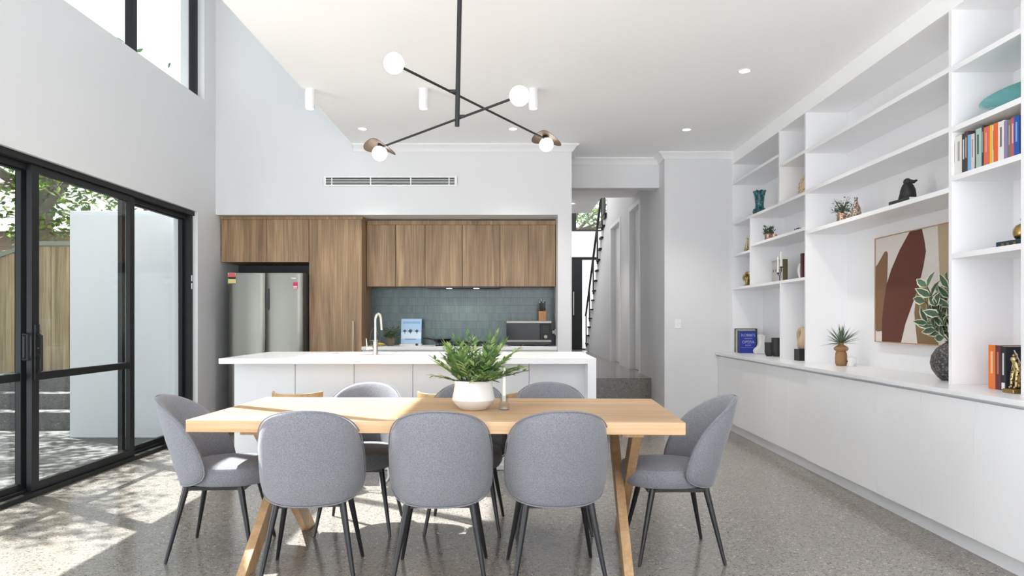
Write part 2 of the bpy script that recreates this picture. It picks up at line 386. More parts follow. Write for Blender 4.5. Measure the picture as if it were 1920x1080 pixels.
# ---------------------------------------------------------------- mesh builder
class MB:
    def __init__(s): s.v = []; s.f = []; s.m = []; s.mi = 0
    def face(s, idx): s.f.append(tuple(idx)); s.m.append(s.mi)
    def box(s, x0, x1, y0, y1, z0, z1, mtx=None):
        b = len(s.v)
        for x, y, z in ((x0,y0,z0),(x1,y0,z0),(x1,y1,z0),(x0,y1,z0),(x0,y0,z1),(x1,y0,z1),(x1,y1,z1),(x0,y1,z1)):
            p = Vector((x, y, z))
            if mtx: p = mtx @ p
            s.v.append(tuple(p))
        for q in ((0,3,2,1),(4,5,6,7),(0,1,5,4),(1,2,6,5),(2,3,7,6),(3,0,4,7)): s.face([b+i for i in q])
        return s
    def prism(s, pts, axis, a, b_):
        """polygon pts (2D) extruded along axis from a to b_"""
        n = len(pts); b = len(s.v)
        for t in (a, b_):
            for p, q in pts:
                s.v.append({'X': (t, p, q), 'Y': (p, t, q), 'Z': (p, q, t)}[axis])
        s.face(list(range(b, b + n))); s.face(list(range(b + 2*n - 1, b + n - 1, -1)))
        for i in range(n):
            j = (i + 1) % n
            s.face((b + i, b + n + i, b + n + j, b + j))
        return s
    def tube(s, pts, rad, n=10, caps=True, closed=False):
        pts = [Vector(p) for p in pts]
        k = len(pts)
        if not hasattr(rad, '__len__'): rad = [rad] * k
        b = len(s.v)
        up = None
        for i, p in enumerate(pts):
            if closed: t = (pts[(i+1) % k] - pts[i-1]).normalized()
            else: t = (pts[min(i+1, k-1)] - pts[max(i-1, 0)]).normalized()
            if up is None:
                up = Vector((0, 0, 1)) if abs(t.z) < 0.9 else Vector((1, 0, 0))
            sd = t.cross(up)
            if sd.length < 1e-5: sd = t.cross(Vector((0.3, 1, 0.2)))
            sd.normalize(); u2 = sd.cross(t).normalized(); up = u2
            for j in range(n):
                a = 2 * PI * j / n
                s.v.append(tuple(p + (sd * math.cos(a) + u2 * math.sin(a)) * rad[i]))
        rng = k if closed else k - 1
        for i in range(rng):
            i2 = (i + 1) % k
            for j in range(n):
                j2 = (j + 1) % n
                s.face((b + i*n + j, b + i*n + j2, b + i2*n + j2, b + i2*n + j))
        if caps and not closed:
            s.face([b + j for j in range(n-1, -1, -1)])
            s.face([b + (k-1)*n + j for j in range(n)])
        return s
    def lathe(s, prof, c=(0,0,0), n=32, mtx=None, sx=1, sy=1):
        b = len(s.v)
        for r, z in prof:
            for j in range(n):
                a = 2 * PI * j / n
                p = Vector((r * math.cos(a) * sx, r * math.sin(a) * sy, z))
                if mtx: p = mtx @ p
                s.v.append((p.x + c[0], p.y + c[1], p.z + c[2]))
        for i in range(len(prof) - 1):
            for j in range(n):
                j2 = (j + 1) % n
                s.face((b + i*n + j, b + i*n + j2, b + (i+1)*n + j2, b + (i+1)*n + j))
        if prof[0][0] > 1e-4: s.face([b + j for j in range(n-1, -1, -1)])
        if prof[-1][0] > 1e-4: s.face([b + (len(prof)-1)*n + j for j in range(n)])
        return s
    def ball(s, c, r, n=20, m=12, mtx=None):
        if not hasattr(r, '__len__'): r = (r, r, r)
        prof = [(math.sin(PI * i / m), -math.cos(PI * i / m)) for i in range(m + 1)]
        S = Matrix.Diagonal((r[0], r[1], r[2])).to_4x4()
        return s.lathe([(max(p, 1e-5), z) for p, z in prof], c, n, (mtx.to_4x4() @ S) if mtx else S)
    def leaf(s, base, d, nrm, L, W, fold=0.15, droop=0.0, border=0):
        d = Vector(d).normalized(); nrm = Vector(nrm)
        sd = d.cross(nrm)
        if sd.length < 1e-4: sd = d.cross(Vector((0.2, 0.5, 1)))
        sd.normalize(); n2 = sd.cross(d).normalized()
        base = Vector(base)
        T = (0.0, 0.3, 0.65, 1.0); WW = (0.12, 1.0, 0.8, 0.0)
        def row(sc_, off):
            out = []
            for t, w in zip(T, WW):
                c = base + d * (L * t) - n2 * (droop * L * t * t) + n2 * off
                hw = W * 0.5 * w * sc_
                out.append((c - sd * hw + n2 * fold * hw, c, c + sd * hw + n2 * fold * hw))
            return out
        rows = row(1.0, 0)
        b = len(s.v)
        for r_ in rows[:3]:
            s.v += [tuple(x) for x in r_]
        s.v.append(tuple(rows[3][1]))
        for i in range(2):
            o = b + i * 3
            s.face((o, o+1, o+4, o+3)); s.face((o+1, o+2, o+5, o+4))
        s.face((b+6, b+7, b+9)); s.face((b+7, b+8, b+9))
        if border:
            old = s.mi; s.mi = border
            for sg in (1, -1):
                b = len(s.v)
                inner = [rows[i][1] + (rows[i][0 if sg > 0 else 2] - rows[i][1]) * 0.78 + n2 * 0.0006 for i in range(3)]
                outer = [rows[i][0 if sg > 0 else 2] + (rows[i][0 if sg > 0 else 2] - rows[i][1]) * 0.10 + n2 * 0.0006 for i in range(3)]
                for a_, b_ in zip(inner, outer): s.v += [tuple(a_), tuple(b_)]
                s.v += [tuple(rows[3][1] + n2 * 0.0006 - d * L * 0.04), tuple(rows[3][1] + d * L * 0.02 + n2 * 0.0006)]
                for i in range(3): s.face((b+2*i, b+2*i+1, b+2*i+3, b+2*i+2))
            s.mi = old
        return s
    def build(s, name, m, parent=None, smooth=True, bevel=0, seg=2, sub=0, loc=None):
        me = bpy.data.meshes.new(name)
        me.from_pydata(s.v, [], s.f)
        ms = m if isinstance(m, (list, tuple)) else [m]
        for x in ms: me.materials.append(M[x] if isinstance(x, str) else x)
        for p, i in zip(me.polygons, s.m): p.material_index = i
        bm = bmesh.new(); bm.from_mesh(me)
        if len(s.v) < 60000:
            bmesh.ops.remove_doubles(bm, verts=bm.verts, dist=1e-6)
            bmesh.ops.recalc_face_normals(bm, faces=bm.faces)
        for f in bm.faces: f.smooth = smooth
        if smooth:
            for e in bm.edges:
                if len(e.link_faces) == 2 and e.calc_face_angle(0) > 0.62: e.smooth = False
        bm.to_mesh(me); bm.free()
        o = bpy.data.objects.new(name, me); COL.objects.link(o)
        if parent: o.parent = parent
        if loc: o.location = loc
        if bevel:
            b = o.modifiers.new('bevel', 'BEVEL'); b.width = bevel; b.segments = seg; b.limit_method = 'ANGLE'
            b.harden_normals = False
        if sub:
            b = o.modifiers.new('sub', 'SUBSURF'); b.levels = sub; b.render_levels = sub
        return o

def tag(o, label=None, cat=None, group=None, kind=None):
    if label: o['label'] = label
    if cat: o['category'] = cat
    if group: o['group'] = group
    if kind: o['kind'] = kind
    return o
def thing(name, label, cat, loc=(0,0,0), rz=0, group=None, kind=None):
    o = bpy.data.objects.new(name, None); COL.objects.link(o)
    o.empty_display_size = 0.1
    o.location = loc; o.rotation_euler = (0, 0, rz)
    return tag(o, label, cat, group, kind)
def copy_tree(o, parent=None):
    c = o.copy(); COL.objects.link(c)
    if parent: c.parent = parent
    for ch in [x for x in COL.objects if x.parent == o]: copy_tree(ch, c)
    return c
def bx(name, m, x0, x1, y0, y1, z0, z1, parent=None, bevel=0, label=None):
    o = MB().box(x0, x1, y0, y1, z0, z1).build(name, m, parent, smooth=False, bevel=bevel)
    if label: o['label'] = label
    return o
def struct(name, m, boxes, label, cat, bevel=0):
    mb = MB()
    for b in boxes: mb.box(*b)
    return tag(mb.build(name, m, None, smooth=False, bevel=bevel), label, cat, kind='structure')
def text(name, body, size, loc, rot, m, parent, align='CENTER', ext=0.0004):
    c = bpy.data.curves.new(name, 'FONT'); c.body = body; c.size = size; c.extrude = ext
    c.align_x = align; c.align_y = 'CENTER'
    c.materials.append(M[m] if isinstance(m, str) else m)
    o = bpy.data.objects.new(name, c); COL.objects.link(o)
    dg = bpy.context.evaluated_depsgraph_get()
    me = bpy.data.meshes.new_from_object(o.evaluated_get(dg))
    bpy.data.objects.remove(o); bpy.data.curves.remove(c)
    o = bpy.data.objects.new(name, me); COL.objects.link(o)
    o.location = loc; o.rotation_euler = rot; o.parent = parent
    return o
def skin(name, pts, edges, radii, m, parent=None, sub=2, loc=None):
    me = bpy.data.meshes.new(name); me.from_pydata(pts, edges, [])
    me.materials.append(M[m] if isinstance(m, str) else m)
    o = bpy.data.objects.new(name, me); COL.objects.link(o)
    if parent: o.parent = parent
    if loc: o.location = loc
    o.modifiers.new('skin', 'SKIN')
    if not me.skin_vertices:
        bm = bmesh.new(); bm.from_mesh(me); bm.verts.layers.skin.verify(); bm.to_mesh(me); bm.free()
    for i, r in enumerate(radii):
        sv = me.skin_vertices[0].data[i]
        sv.radius = r if hasattr(r, '__len__') else (r, r)
        sv.use_root = (i == 0)
    o.modifiers['skin'].use_smooth_shade = True
    s_ = o.modifiers.new('sub', 'SUBSURF'); s_.levels = sub; s_.render_levels = sub
    return o
# ---------------------------------------------------------------- room shell
XL, XR = -3.25, 2.88            # left wall face, right wall face
YB, YJ, YH = 7.84, 8.2, 8.5     # kitchen wall, jutting wall, hall header
ZC = 3.14
GX = -3.35                      # glass plane
struct('floor', 'floor', [(-3.5, 3.1, -3.0, 8.67, -0.15, 0.0)], 'polished grey concrete floor with fine pebble flecks across the room', 'floor')
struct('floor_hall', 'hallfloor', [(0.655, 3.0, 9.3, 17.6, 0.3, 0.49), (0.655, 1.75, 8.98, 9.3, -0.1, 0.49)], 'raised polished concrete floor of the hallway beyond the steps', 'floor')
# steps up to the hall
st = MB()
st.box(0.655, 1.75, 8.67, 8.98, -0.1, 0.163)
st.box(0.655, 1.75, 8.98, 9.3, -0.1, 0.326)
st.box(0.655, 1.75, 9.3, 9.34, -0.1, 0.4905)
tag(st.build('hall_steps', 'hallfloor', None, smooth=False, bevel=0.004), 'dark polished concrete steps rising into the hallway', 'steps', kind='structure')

# left wall: sliding door opening and high window opening
DY0, DY1, DZ = 1.3, 7.39, 2.34
WY0, WY1, WZ0, WZ1 = 1.6, 7.55, 3.54, 5.9
lw = [(-3.5, XL, DY1, 8.66, -0.1, 6.2), (-3.5, XL, -3.0, DY0, -0.1, 6.2), (-3.5, XL, DY0, DY1, DZ, WZ0),
      (-3.5, XL, DY0, WY0, WZ0, 6.2), (-3.5, XL, WY1 - 0.0, DY1, WZ0, 6.2) if WY1 < DY1 else (-3.5, XL, DY1, DY1 + 0.001, 0, 0.001),
      (-3.5, XL, WY0, WY1, WZ1, 6.2)]
# solid pieces around the high window (it runs past the door's end)
lw = [(-3.5, XL, DY1, 8.66, -0.1, WZ0), (-3.5, XL, WY1, 8.66, WZ0, 6.2), (-3.5, XL, -3.0, DY0, -0.1, WZ0),
      (-3.5, XL, -3.0, WY0, WZ0, 6.2), (-3.5, XL, DY0, DY1, DZ, WZ0), (-3.5, XL, WY0, WY1, WZ1, 6.2)]
struct('wall_left', 'wall', lw, 'tall white wall on the left holding the sliding doors and high window', 'wall')
struct('wall_right', 'wall', [(XR, XR + 0.15, -3.0, 8.3, -0.1, 3.4)], 'white wall behind the bookcase on the right', 'wall')
# kitchen front wall, with bulkhead and nib; side and back of the kitchen recess
struct('wall_kitchen', 'wall', [(XL, 0.655, YB, 8.66, 2.375, 6.2), (0.503, 0.655, YB, 8.66, 0.0, 2.375)],
       'white bulkhead wall with air vent above the kitchen recess', 'wall')
struct('wall_kitchen_back', 'wall', [(-3.5, 0.503, 8.51, 8.66, 0.0, 2.375)], 'back wall of the kitchen recess', 'wall')
struct('wall_hall_left', 'wall', [(0.5, 0.655, 8.66, 17.6, 0.0, 6.2)], 'left wall of the hallway', 'wall')
struct('wall_header', 'wall', [(0.655, 1.75, YH, 8.66, 2.79, 6.2)], 'white header above the hallway opening', 'wall')
struct('wall_jut', 'wall', [(1.75, XR + 0.15, YJ, 8.66, -0.1, 3.3)], 'white wall with light switch beside the hallway opening', 'wall')
# hall right wall with two door recesses
HZ = 6.2
struct('wall_hall_right', 'wall', [
    (1.75, 1.95, 8.66, 9.8, -0.1, HZ), (1.75, 1.95, 10.6, 11.55, 0.3, HZ), (1.75, 1.95, 12.6, 13.2, 0.3, HZ),
    (1.75, 1.95, 9.8, 10.6, 2.82, HZ), (1.75, 1.95, 11.55, 12.6, 2.82, HZ)],
    'white right wall of the hallway with two tall doors', 'wall')
sw = MB()
n_t = 14; rise = (3.2 - 0.49) / n_t; go = (16.6 - 13.2) / n_t
pts = [(13.2, 0.3), (16.62, 0.3), (16.62, 0.49)]
for i in range(n_t):
    y = 16.6 - go * i
    pts += [(y, 0.49 + rise * (i + 1) - 0.03)]
    pts += [(y - go, 0.49 + rise * (i + 1) - 0.03)]
cl = []
for p in pts:
    if not cl or (abs(p[0]-cl[-1][0]) + abs(p[1]-cl[-1][1])) > 1e-6: cl.append(p)
sw.prism(cl, 'X', 1.75, 1.85)
tag(sw.build('wall_stair', 'wall', None, smooth=False), 'white stepped wall below the hallway staircase', 'wall', kind='structure')
struct('wall_stair_far', 'wall', [(2.78, 2.95, 13.2, 17.6, 0.3, 6.2), (1.95, 2.95, 13.1, 13.2, 0.3, 6.2)], 'white outer wall beside the staircase', 'wall')
# entry wall: door bay and high window
struct('wall_entry', 'wall', [(0.5, 2.95, 17.5, 17.65, 2.76, 3.39), (0.5, 2.95, 17.5, 17.65, 4.4, 6.2), (2.62, 2.95, 17.5, 17.65, 0.3, 2.76), (0.5, 0.75, 17.5, 17.65, 0.3, 2.76)],
       'pale wall above the entry door at the end of the hallway', 'wall')
# ceilings
struct('ceiling', 'ceil', [(-1.74, XR + 0.15, -3.0, YH + 0.1, ZC, ZC + 0.2)], 'flat white ceiling over the dining table', 'ceiling')
struct('wall_upstand', 'ceil', [(-1.74, -1.60, -3.0, YB, ZC + 0.2, 6.2)], 'white upstand wall on the edge of the lower ceiling', 'wall')
struct('ceiling_void', 'ceil', [(-3.5, -1.6, -3.0, 7.9, 6.2, 6.3)], 'high white ceiling over the double-height strip', 'ceiling')
struct('ceiling_hall', 'ceil', [(0.655, 1.75, 8.66, 10.4, 3.0, 3.15), (0.655, 1.3, 10.4, 11.9, 3.0, 3.15)], 'white hallway ceiling with a diagonal stairwell edge', 'ceiling')
struct('ceiling_upper', 'ceil', [(0.5, 2.95, 9.5, 17.65, 6.2, 6.3)], 'upper ceiling over the stairwell', 'ceiling')

# cornices: profile swept in plan
def cornice(name, path, label):
    prof = [(0, -0.075), (0.012, -0.075), (0.02, -0.062), (0.045, -0.03), (0.07, -0.018), (0.078, -0.01), (0.078, 0)]
    mb = MB(); b = 0; n = len(path)
    P2 = [Vector((p[0], p[1])) for p in path]
    for i, p in enumerate(P2):
        d0 = (p - P2[i-1]).normalized() if i > 0 else (P2[1] - p).normalized()
        d1 = (P2[i+1] - p).normalized() if i < n-1 else d0
        n0 = Vector((d0.y, -d0.x)); n1 = Vector((d1.y, -d1.x))
        mt = (n0 + n1).normalized(); k = 1.0 / max(0.3, mt.dot(n0))
        for o, z in prof:
            q = p + mt * (o * k)
            mb.v.append((q.x, q.y, ZC + z))
    k = len(prof)
    for i in range(n-1):
        for j in range(k-1):
            mb.face((i*k+j, i*k+j+1, (i+1)*k+j+1, (i+1)*k+j))
    mb.face(list(range(k-1, -1, -1))); mb.face([(n-1)*k+j for j in range(k)])
    tag(mb.build(name, 'trim', None, smooth=True), label, 'cornice', kind='structure')
cornice('trim_1', [(-1.74, YB), (0.655, YB), (0.655, YH), (1.75, YH), (1.75, YJ), (2.52, YJ)], 'white moulded cornice where the far walls meet the ceiling')

# ---------------------------------------------------------------- sliding glazing (door_1)
d1 = thing('door_1', 'black framed sliding glass doors in the left wall opening to the yard', 'door', (GX, 0, 0), kind='structure')
def L(x): return x                       # door parts are in coordinates relative to (GX,0,0)
fr = MB()
fr.box(-0.06, 0.07, DY0, DY1, DZ - 0.045, DZ)          # head
fr.box(-0.06, 0.07, DY0, DY1, -0.02, 0.035)            # sill
fr.box(-0.06, 0.05, DY1 - 0.05, DY1, 0.035, DZ - 0.045)
fr.box(-0.06, 0.05, DY0, DY0 + 0.05, 0.035, DZ - 0.045)
fr.build('frame', 'black', d1, smooth=False, bevel=0.003)
fr = MB(); fr.box(0.0, 0.012, DY0, DY1, DZ - 0.085, DZ - 0.045); fr.box(0.0, 0.012, DY0, DY1, 0.035, 0.055)
fr.build('track', 'black', d1, smooth=False)
def panel(y0, y1, dx, mid, wr=0.06):
    f = MB()
    z0, z1 = 0.036, DZ - 0.046
    f.box(dx - 0.02, dx + 0.02, y0, y0 + wr, z0, z1); f.box(dx - 0.02, dx + 0.02, y1 - wr, y1, z0, z1)
    f.box(dx - 0.02, dx + 0.02, y0 + wr, y1 - wr, z0, z0 + 0.06); f.box(dx - 0.02, dx + 0.02, y0 + wr, y1 - wr, z1 - 0.05, z1)
    if mid: f.box(dx - 0.018, dx + 0.018, y0 + wr, y1 - wr, 0.80, 0.855)
    p = f.build('sash', 'black', d1, smooth=False, bevel=0.003)
    g = MB().box(dx - 0.003, dx + 0.003, y0 + wr - 0.01, y1 - wr + 0.01, z0 + 0.05, z1 - 0.04).build('glass_pane', 'glass', p, smooth=False)
    return p
panel(6.17, 7.34, -0.035, False, 0.05)          # fixed light nearest the kitchen
panel(4.92, 6.26, 0.025, True, 0.075)
panel(3.60, 4.97, -0.035, True, 0.075)
panel(2.35, 3.70, 0.025, True, 0.075)
panel(1.35, 2.45, -0.035, True, 0.06)
lk = MB(); lk.box(0.045, 0.06, 4.935, 4.98, 0.80, 1.19); lk.tube([(0.06, 4.957, 0.86), (0.085, 4.957, 0.87), (0.085, 4.957, 1.11), (0.06, 4.957, 1.12)], 0.011)
lk.build('lock_plate', 'black', d1, bevel=0.002)
lk = MB(); lk.box(-0.014, 0.004, 4.905, 4.945, 0.94, 1.13); lk.tube([(0.0, 4.9, 0.95), (0.05, 4.87, 0.95), (0.05, 4.87, 1.12), (0.0, 4.9, 1.12)], 0.012)
lk.build('pull_handle', 'black', d1)
lk = MB()
lk.lathe([(0.001, 0), (0.006, 0.0), (0.006, 0.012), (0.001, 0.014)], (0.063, 4.975, 0.97), 12); lk.box(0.06, 0.068, 4.965, 4.98, 1.02, 1.03)
lk.build('key_barrel', 'chrome', d1)
lk = MB(); lk.box(0.045, 0.058, 7.35, 7.36, 1.62, 1.68); lk.box(0.045, 0.058, 7.35, 7.36, 1.54, 1.60)
lk.build('hinge_plate', 'trim', d1, smooth=False)

# high window (window_1)
w1 = thing('window_1', 'black framed clerestory window high in the left wall', 'window', (GX, 0, 0), kind='structure')
f = MB()
f.box(-0.04, 0.03, WY0, WY1, WZ0 - 0.01, WZ0 + 0.005); f.box(-0.04, 0.03, WY0, WY1, WZ1 - 0.05, WZ1)
f.box(-0.04, 0.03, WY1 - 0.06, WY1 + 0.002, WZ0, WZ1); f.box(-0.04, 0.03, WY0, WY0 + 0.05, WZ0, WZ1)
f.build('frame', 'black', w1, smooth=False)
for y in (6.29, 5.05, 3.8, 2.6):
    MB().box(-0.035, 0.028, y - 0.045, y + 0.045, WZ0, WZ1 - 0.05).build('mullion', 'black', w1, smooth=False, bevel=0.003)
ys = [WY0 + 0.05, 2.6, 3.8, 5.05, 6.29, WY1 - 0.06]
for a_, b_ in zip(ys[:-1], ys[1:]):
    MB().box(-0.006, 0.0, a_, b_, WZ0, WZ1 - 0.04).build('glass_pane', 'glass', w1, smooth=False)

# ---------------------------------------------------------------- hall doors, entry door, staircase
def hall_door(n, y0, y1, lab):
    t = thing('door_%d' % n, lab, 'door', (1.75, y0, 0.49), kind='structure')
    w = y1 - y0; h = 2.33
    MB().box(0.075, 0.115, 0.0, w, 0.005, h).build('door_leaf', 'white', t, smooth=False)
    a = MB()
    a.box(-0.014, 0.0, -0.06, 0.0, 0, h + 0.06); a.box(-0.014, 0.0, w, w + 0.06, 0, h + 0.06); a.box(-0.014, 0.0, -0.0, w, h, h + 0.06)
    a.build('architrave', 'trim', t, smooth=False, bevel=0.002)
    hd = MB().lathe([(0.024, 0), (0.024, 0.01), (0.01, 0.014), (0.01, 0.045)], (0.075, 0, 0), 14, Matrix.Rotation(-PI/2, 4, 'Y'))
    hd.v = [(x, y + w * 0.1, z + 0.98) for x, y, z in hd.v]
    hd.tube([(0.033, w * 0.1 - 0.01, 0.98), (0.030, w * 0.1 + 0.12, 0.98)], 0.009)
    hd.build('handle', 'black', t)
hall_door(2, 9.8, 10.6, 'tall white hallway door nearest the steps')
hall_door(3, 11.55, 12.6, 'tall white hallway door farther along, beside the staircase')
e = thing('door_4', 'black framed glazed entry door at the end of the hallway', 'door', (0.75, 17.5, 0.49), kind='structure')
f = MB()
f.box(0, 1.87, 0.03, 0.11, 2.21, 2.27); f.box(0, 1.87, 0.03, 0.11, 0.0, 0.03)
f.box(0.71, 0.97, 0.03, 0.11, 0.03, 2.21); f.box(0.0, 0.08, 0.03, 0.11, 0.03, 2.21); f.box(1.80, 1.87, 0.03, 0.11, 0.03, 2.21)
f.build('frame', 'black', e, smooth=False, bevel=0.003)
MB().box(0.97, 1.80, 0.06, 0.07, 0.03, 2.21).build('frosted_pane', 'frost', e, smooth=False)
MB().box(0.08, 0.71, 0.05, 0.09, 0.03, 2.21).build('door_leaf', 'black', e, smooth=False)
MB().tube([(0.755, -0.02, 0.85), (0.755, -0.02, 1.42)], 0.018).build('pull_handle', 'chrome', e)
w2 = thing('window_2', 'high black framed window showing trees above the entry door', 'window', (0.655, 17.55, 3.39), kind='structure')
f = MB(); f.box(0, 2.13, 0, 0.06, 0, 0.05); f.box(0, 2.13, 0, 0.06, 0.96, 1.01); f.box(0.72, 0.92, 0, 0.06, 0.05, 0.96); f.box(0, 0.05, 0, 0.06, 0.05, 0.96)
f.build('frame', 'black', w2, smooth=False)
MB().box(0.05, 2.13, 0.02, 0.028, 0.05, 0.96).build('glass_pane', 'glass', w2, smooth=False)

stt = thing('staircase', 'staircase with thin dark treads climbing behind the hallway wall', 'staircase', (1.74, 16.6, 0.49))
for i in range(n_t):
    y = -go * i
    MB().box(-0.045, 1.02, y - go - 0.012, y + 0.02, rise * (i + 1) - 0.028, rise * (i + 1) + 0.008).build('tread', 'blackmat' if i % 1 == 0 else 'trim', stt, smooth=False, bevel=0.003)
    MB().box(-0.03, 1.0, y - 0.012, y, rise * i + 0.01, rise * (i + 1) - 0.03).build('riser', 'trim', stt, smooth=False)
rl = thing('stair_railing', 'black metal handrail with posts along the open edge of the staircase', 'railing', (1.72, 16.6, 0.49))
h0 = 0.78
MB().tube([(0, 0.1, h0 + rise * 0.3), (0, 0.0, h0 + rise * 0.5), (0, -go * n_t, h0 + rise * (n_t + 0.4))], 0.024, 8).build('handrail', 'blackmat', rl)
for i in (0, 3, 6, 9, 12, 13.5):
    MB().box(-0.016, 0.012, -go * i - 0.05, -go * i - 0.01, rise * (i + 0.6), h0 + rise * (i + 0.6)).build('post', 'blackmat', rl, smooth=False)
# stair top baluster panel
MB().box(-0.01, 0.01, -go * n_t, -go * (n_t - 1.5), rise * (n_t - 0.5), h0 + rise * n_t).build('panel', 'blackmat', rl, smooth=False)

# light switch
ls = thing('light_switch', 'small white double light switch on the wall beside the hallway', 'switch', (1.905, YJ, 1.175))
MB().box(-0.037, 0.037, -0.008, 0, -0.055, 0.055).build('plate', 'trim', ls, smooth=False, bevel=0.003)
for dx in (-0.014, 0.014):
    MB().box(dx - 0.009, dx + 0.009, -0.012, -0.0081, -0.018, 0.018).build('rocker', 'stone', ls, smooth=False, bevel=0.001)

# air vent
av = thing('air_vent', 'long white slotted air conditioning vent high on the kitchen wall', 'vent', (-1.335, YB, 2.742))
hw = 0.735
fr = MB(); fr.box(-hw, hw, -0.012, 0, 0.038, 0.055); fr.box(-hw, hw, -0.012, 0, -0.055, -0.038); fr.box(-hw, -hw + 0.03, -0.012, 0, -0.038, 0.038); fr.box(hw - 0.03, hw, -0.012, 0, -0.038, 0.038)
for x in (-0.64, -0.215, 0.225, 0.645): fr.box(x - 0.006, x + 0.006, -0.0125, -0.001, -0.038, 0.038)
fr.build('frame', 'trim', av, smooth=False, bevel=0.002)
MB().box(-hw + 0.03, hw - 0.03, -0.0025, -0.001, -0.038, 0.038).build('duct_back', 'blackmat', av, smooth=False)
for z in (-0.019, 0.0, 0.019):
    MB().box(-hw + 0.03, hw - 0.03, -0.011, -0.003, z - 0.003, z + 0.003).build('louvre', 'trim', av, smooth=False)

# ---------------------------------------------------------------- ceiling lights
def recessed(x, y, lab, z=ZC):
    t = thing('recessed_downlight', lab, 'downlight', (x, y, z), group='recessed downlights in the ceiling')
    MB().lathe([(0.052, 0), (0.052, -0.004), (0.042, -0.006), (0.040, -0.001)], (0, 0, 0), 28).build('trim_ring', 'trim', t)
    MB().lathe([(0.0001, -0.0015), (0.039, -0.0015), (0.039, -0.0005)], (0, 0, 0), 28).build('lens', 'lamp', t)
    d = bpy.data.lights.new('downlight_beam', 'SPOT'); d.energy = 38; d.spot_size = 1.7; d.spot_blend = 0.7; d.color = (1, 0.95, 0.88); d.shadow_soft_size = 0.04
    o = bpy.data.objects.new('downlight_beam', d); COL.objects.link(o); o.location = (x, y, z - 0.02)
recessed(-1.50, 7.17, 'recessed downlight left of the pendant, near the vent wall')
recessed(0.01, 7.17, 'recessed downlight behind the pendant rods, above the kitchen wall')
recessed(1.76, 7.2, 'recessed downlight before the hallway opening, the farther of the two on the right')
recessed(1.79, 5.5, 'recessed downlight nearest the viewer on the right of the ceiling')
recessed(0.92, 10.9, 'tiny recessed downlight in the hallway ceiling', 3.0)
for x, lab in ((-1.68, 'white cylinder downlight at the left edge of the ceiling above the island'),
               (-0.736, 'white cylinder downlight between the pendant globe and its rod'),
               (0.177, 'white cylinder downlight behind the right pendant globe')):
    t = thing('surface_downlight', lab, 'downlight', (x, 5.94, ZC), group='cylinder downlights above the island')
    MB().lathe([(0.038, 0), (0.040, -0.003), (0.040, -0.158), (0.037, -0.165), (0.032, -0.165), (0.030, -0.150)], (0,0,0), 28).build('housing', 'trim', t)
    MB().lathe([(0.0001, -0.152), (0.030, -0.152), (0.030, -0.150)], (0,0,0), 24).build('lens', 'lamp', t)
    d = bpy.data.lights.new('downlight_beam', 'SPOT'); d.energy = 42; d.spot_size = 1.3; d.spot_blend = 0.6; d.color = (1, 0.94, 0.86); d.shadow_soft_size = 0.03
    o = bpy.data.objects.new('downlight_beam', d); COL.objects.link(o); o.location = (x, 5.94, ZC - 0.17)

# ---------------------------------------------------------------- pendant lamp
pl = thing('pendant_lamp', 'black two-armed pendant lamp with four lit globes over the dining table', 'pendant lamp', (-0.29, 3.8, ZC))
O = Vector((-0.29, 3.8, ZC))
def loc(p): return Vector(p) - O
MB().tube([loc((-0.274, 3.8, ZC)), loc((-0.292, 3.8, 2.25))], 0.0125, 12).build('rod', 'blackmat', pl)
MB().lathe([(0.06, 0), (0.06, -0.02), (0.055, -0.025), (0.013, -0.027)], loc((-0.274, 3.8, ZC)), 28).build('ceiling_rose', 'blackmat', pl)
def arm(p_big, p_small, zz, rodx):
    A = Vector((*p_big, zz)); B = Vector((*p_small, zz))
    d = (B - A).normalized()
    a = MB().tube([loc(A + d * 0.045), loc(B - d * 0.02)], 0.0065, 10)
    t = (3.8 - A.y) / (B.y - A.y); C = A + (B - A) * t
    a.tube([loc(C), loc((rodx, 3.8, zz))], 0.009, 8)
    ao = a.build('arm', 'blackmat', pl)
    g = MB().ball(loc(A), 0.0485, 32, 20).build('globe', 'bulb', pl); 
    MB().lathe([(0.02, 0.04), (0.02, 0.053), (0.008, 0.06)], loc(A), 16, d.to_track_quat('Z', 'Y').to_matrix().to_4x4()).build('globe_holder', 'blackmat', ao)
    Bg = B + Vector((0, 0, -0.035)) + d * 0.02
    MB().ball(loc(Bg), 0.0475, 32, 20).build('globe', 'bulb', pl)
    # bent disc shade
    perp = Vector((0.985, -0.17, 0)); fa = Vector((0.17, 0.985, 0))
    s = MB(); n, rr = 48, 8
    for side in (0, 1):
        b = len(s.v)
        for i in range(rr + 1):
            for j in range(n):
                an = 2 * PI * j / n; r_ = 0.10 * i / rr
                u, v = r_ * math.cos(an), r_ * math.sin(an)
                z = 0.056 - 0.50 * (math.sqrt(u*u + 0.02**2) - 0.02) - 0.15 * u - 0.16 * v - (0.0025 if side else 0)
                s.v.append(tuple(loc(Bg + perp * u + fa * v + Vector((0, 0, z)))))
        s.mi = side
        for i in range(rr):
            for j in range(n):
                q = (b+i*n+j, b+i*n+(j+1) % n, b+(i+1)*n+(j+1) % n, b+(i+1)*n+j)
                s.face(q if not side else q[::-1])
    s.mi = 0; k = (rr + 1) * n
    for j in range(n):
        j2 = (j+1) % n
        s.face((rr*n+j, rr*n+j2, k+rr*n+j2, k+rr*n+j))
    s.build('lamp_shade', ['blackmat', 'brown_metal'], pl)
    MB().tube([loc(B + Vector((0,0,0.02))), loc(Bg + Vector((0,0,0.035)))], 0.018, 14).build('socket', 'blackmat', pl)
arm((-0.56, 3.39), (0.222, 4.80), 2.437, -0.288)
arm((0.036, 3.455), (-0.82, 4.48), 2.303, -0.291)

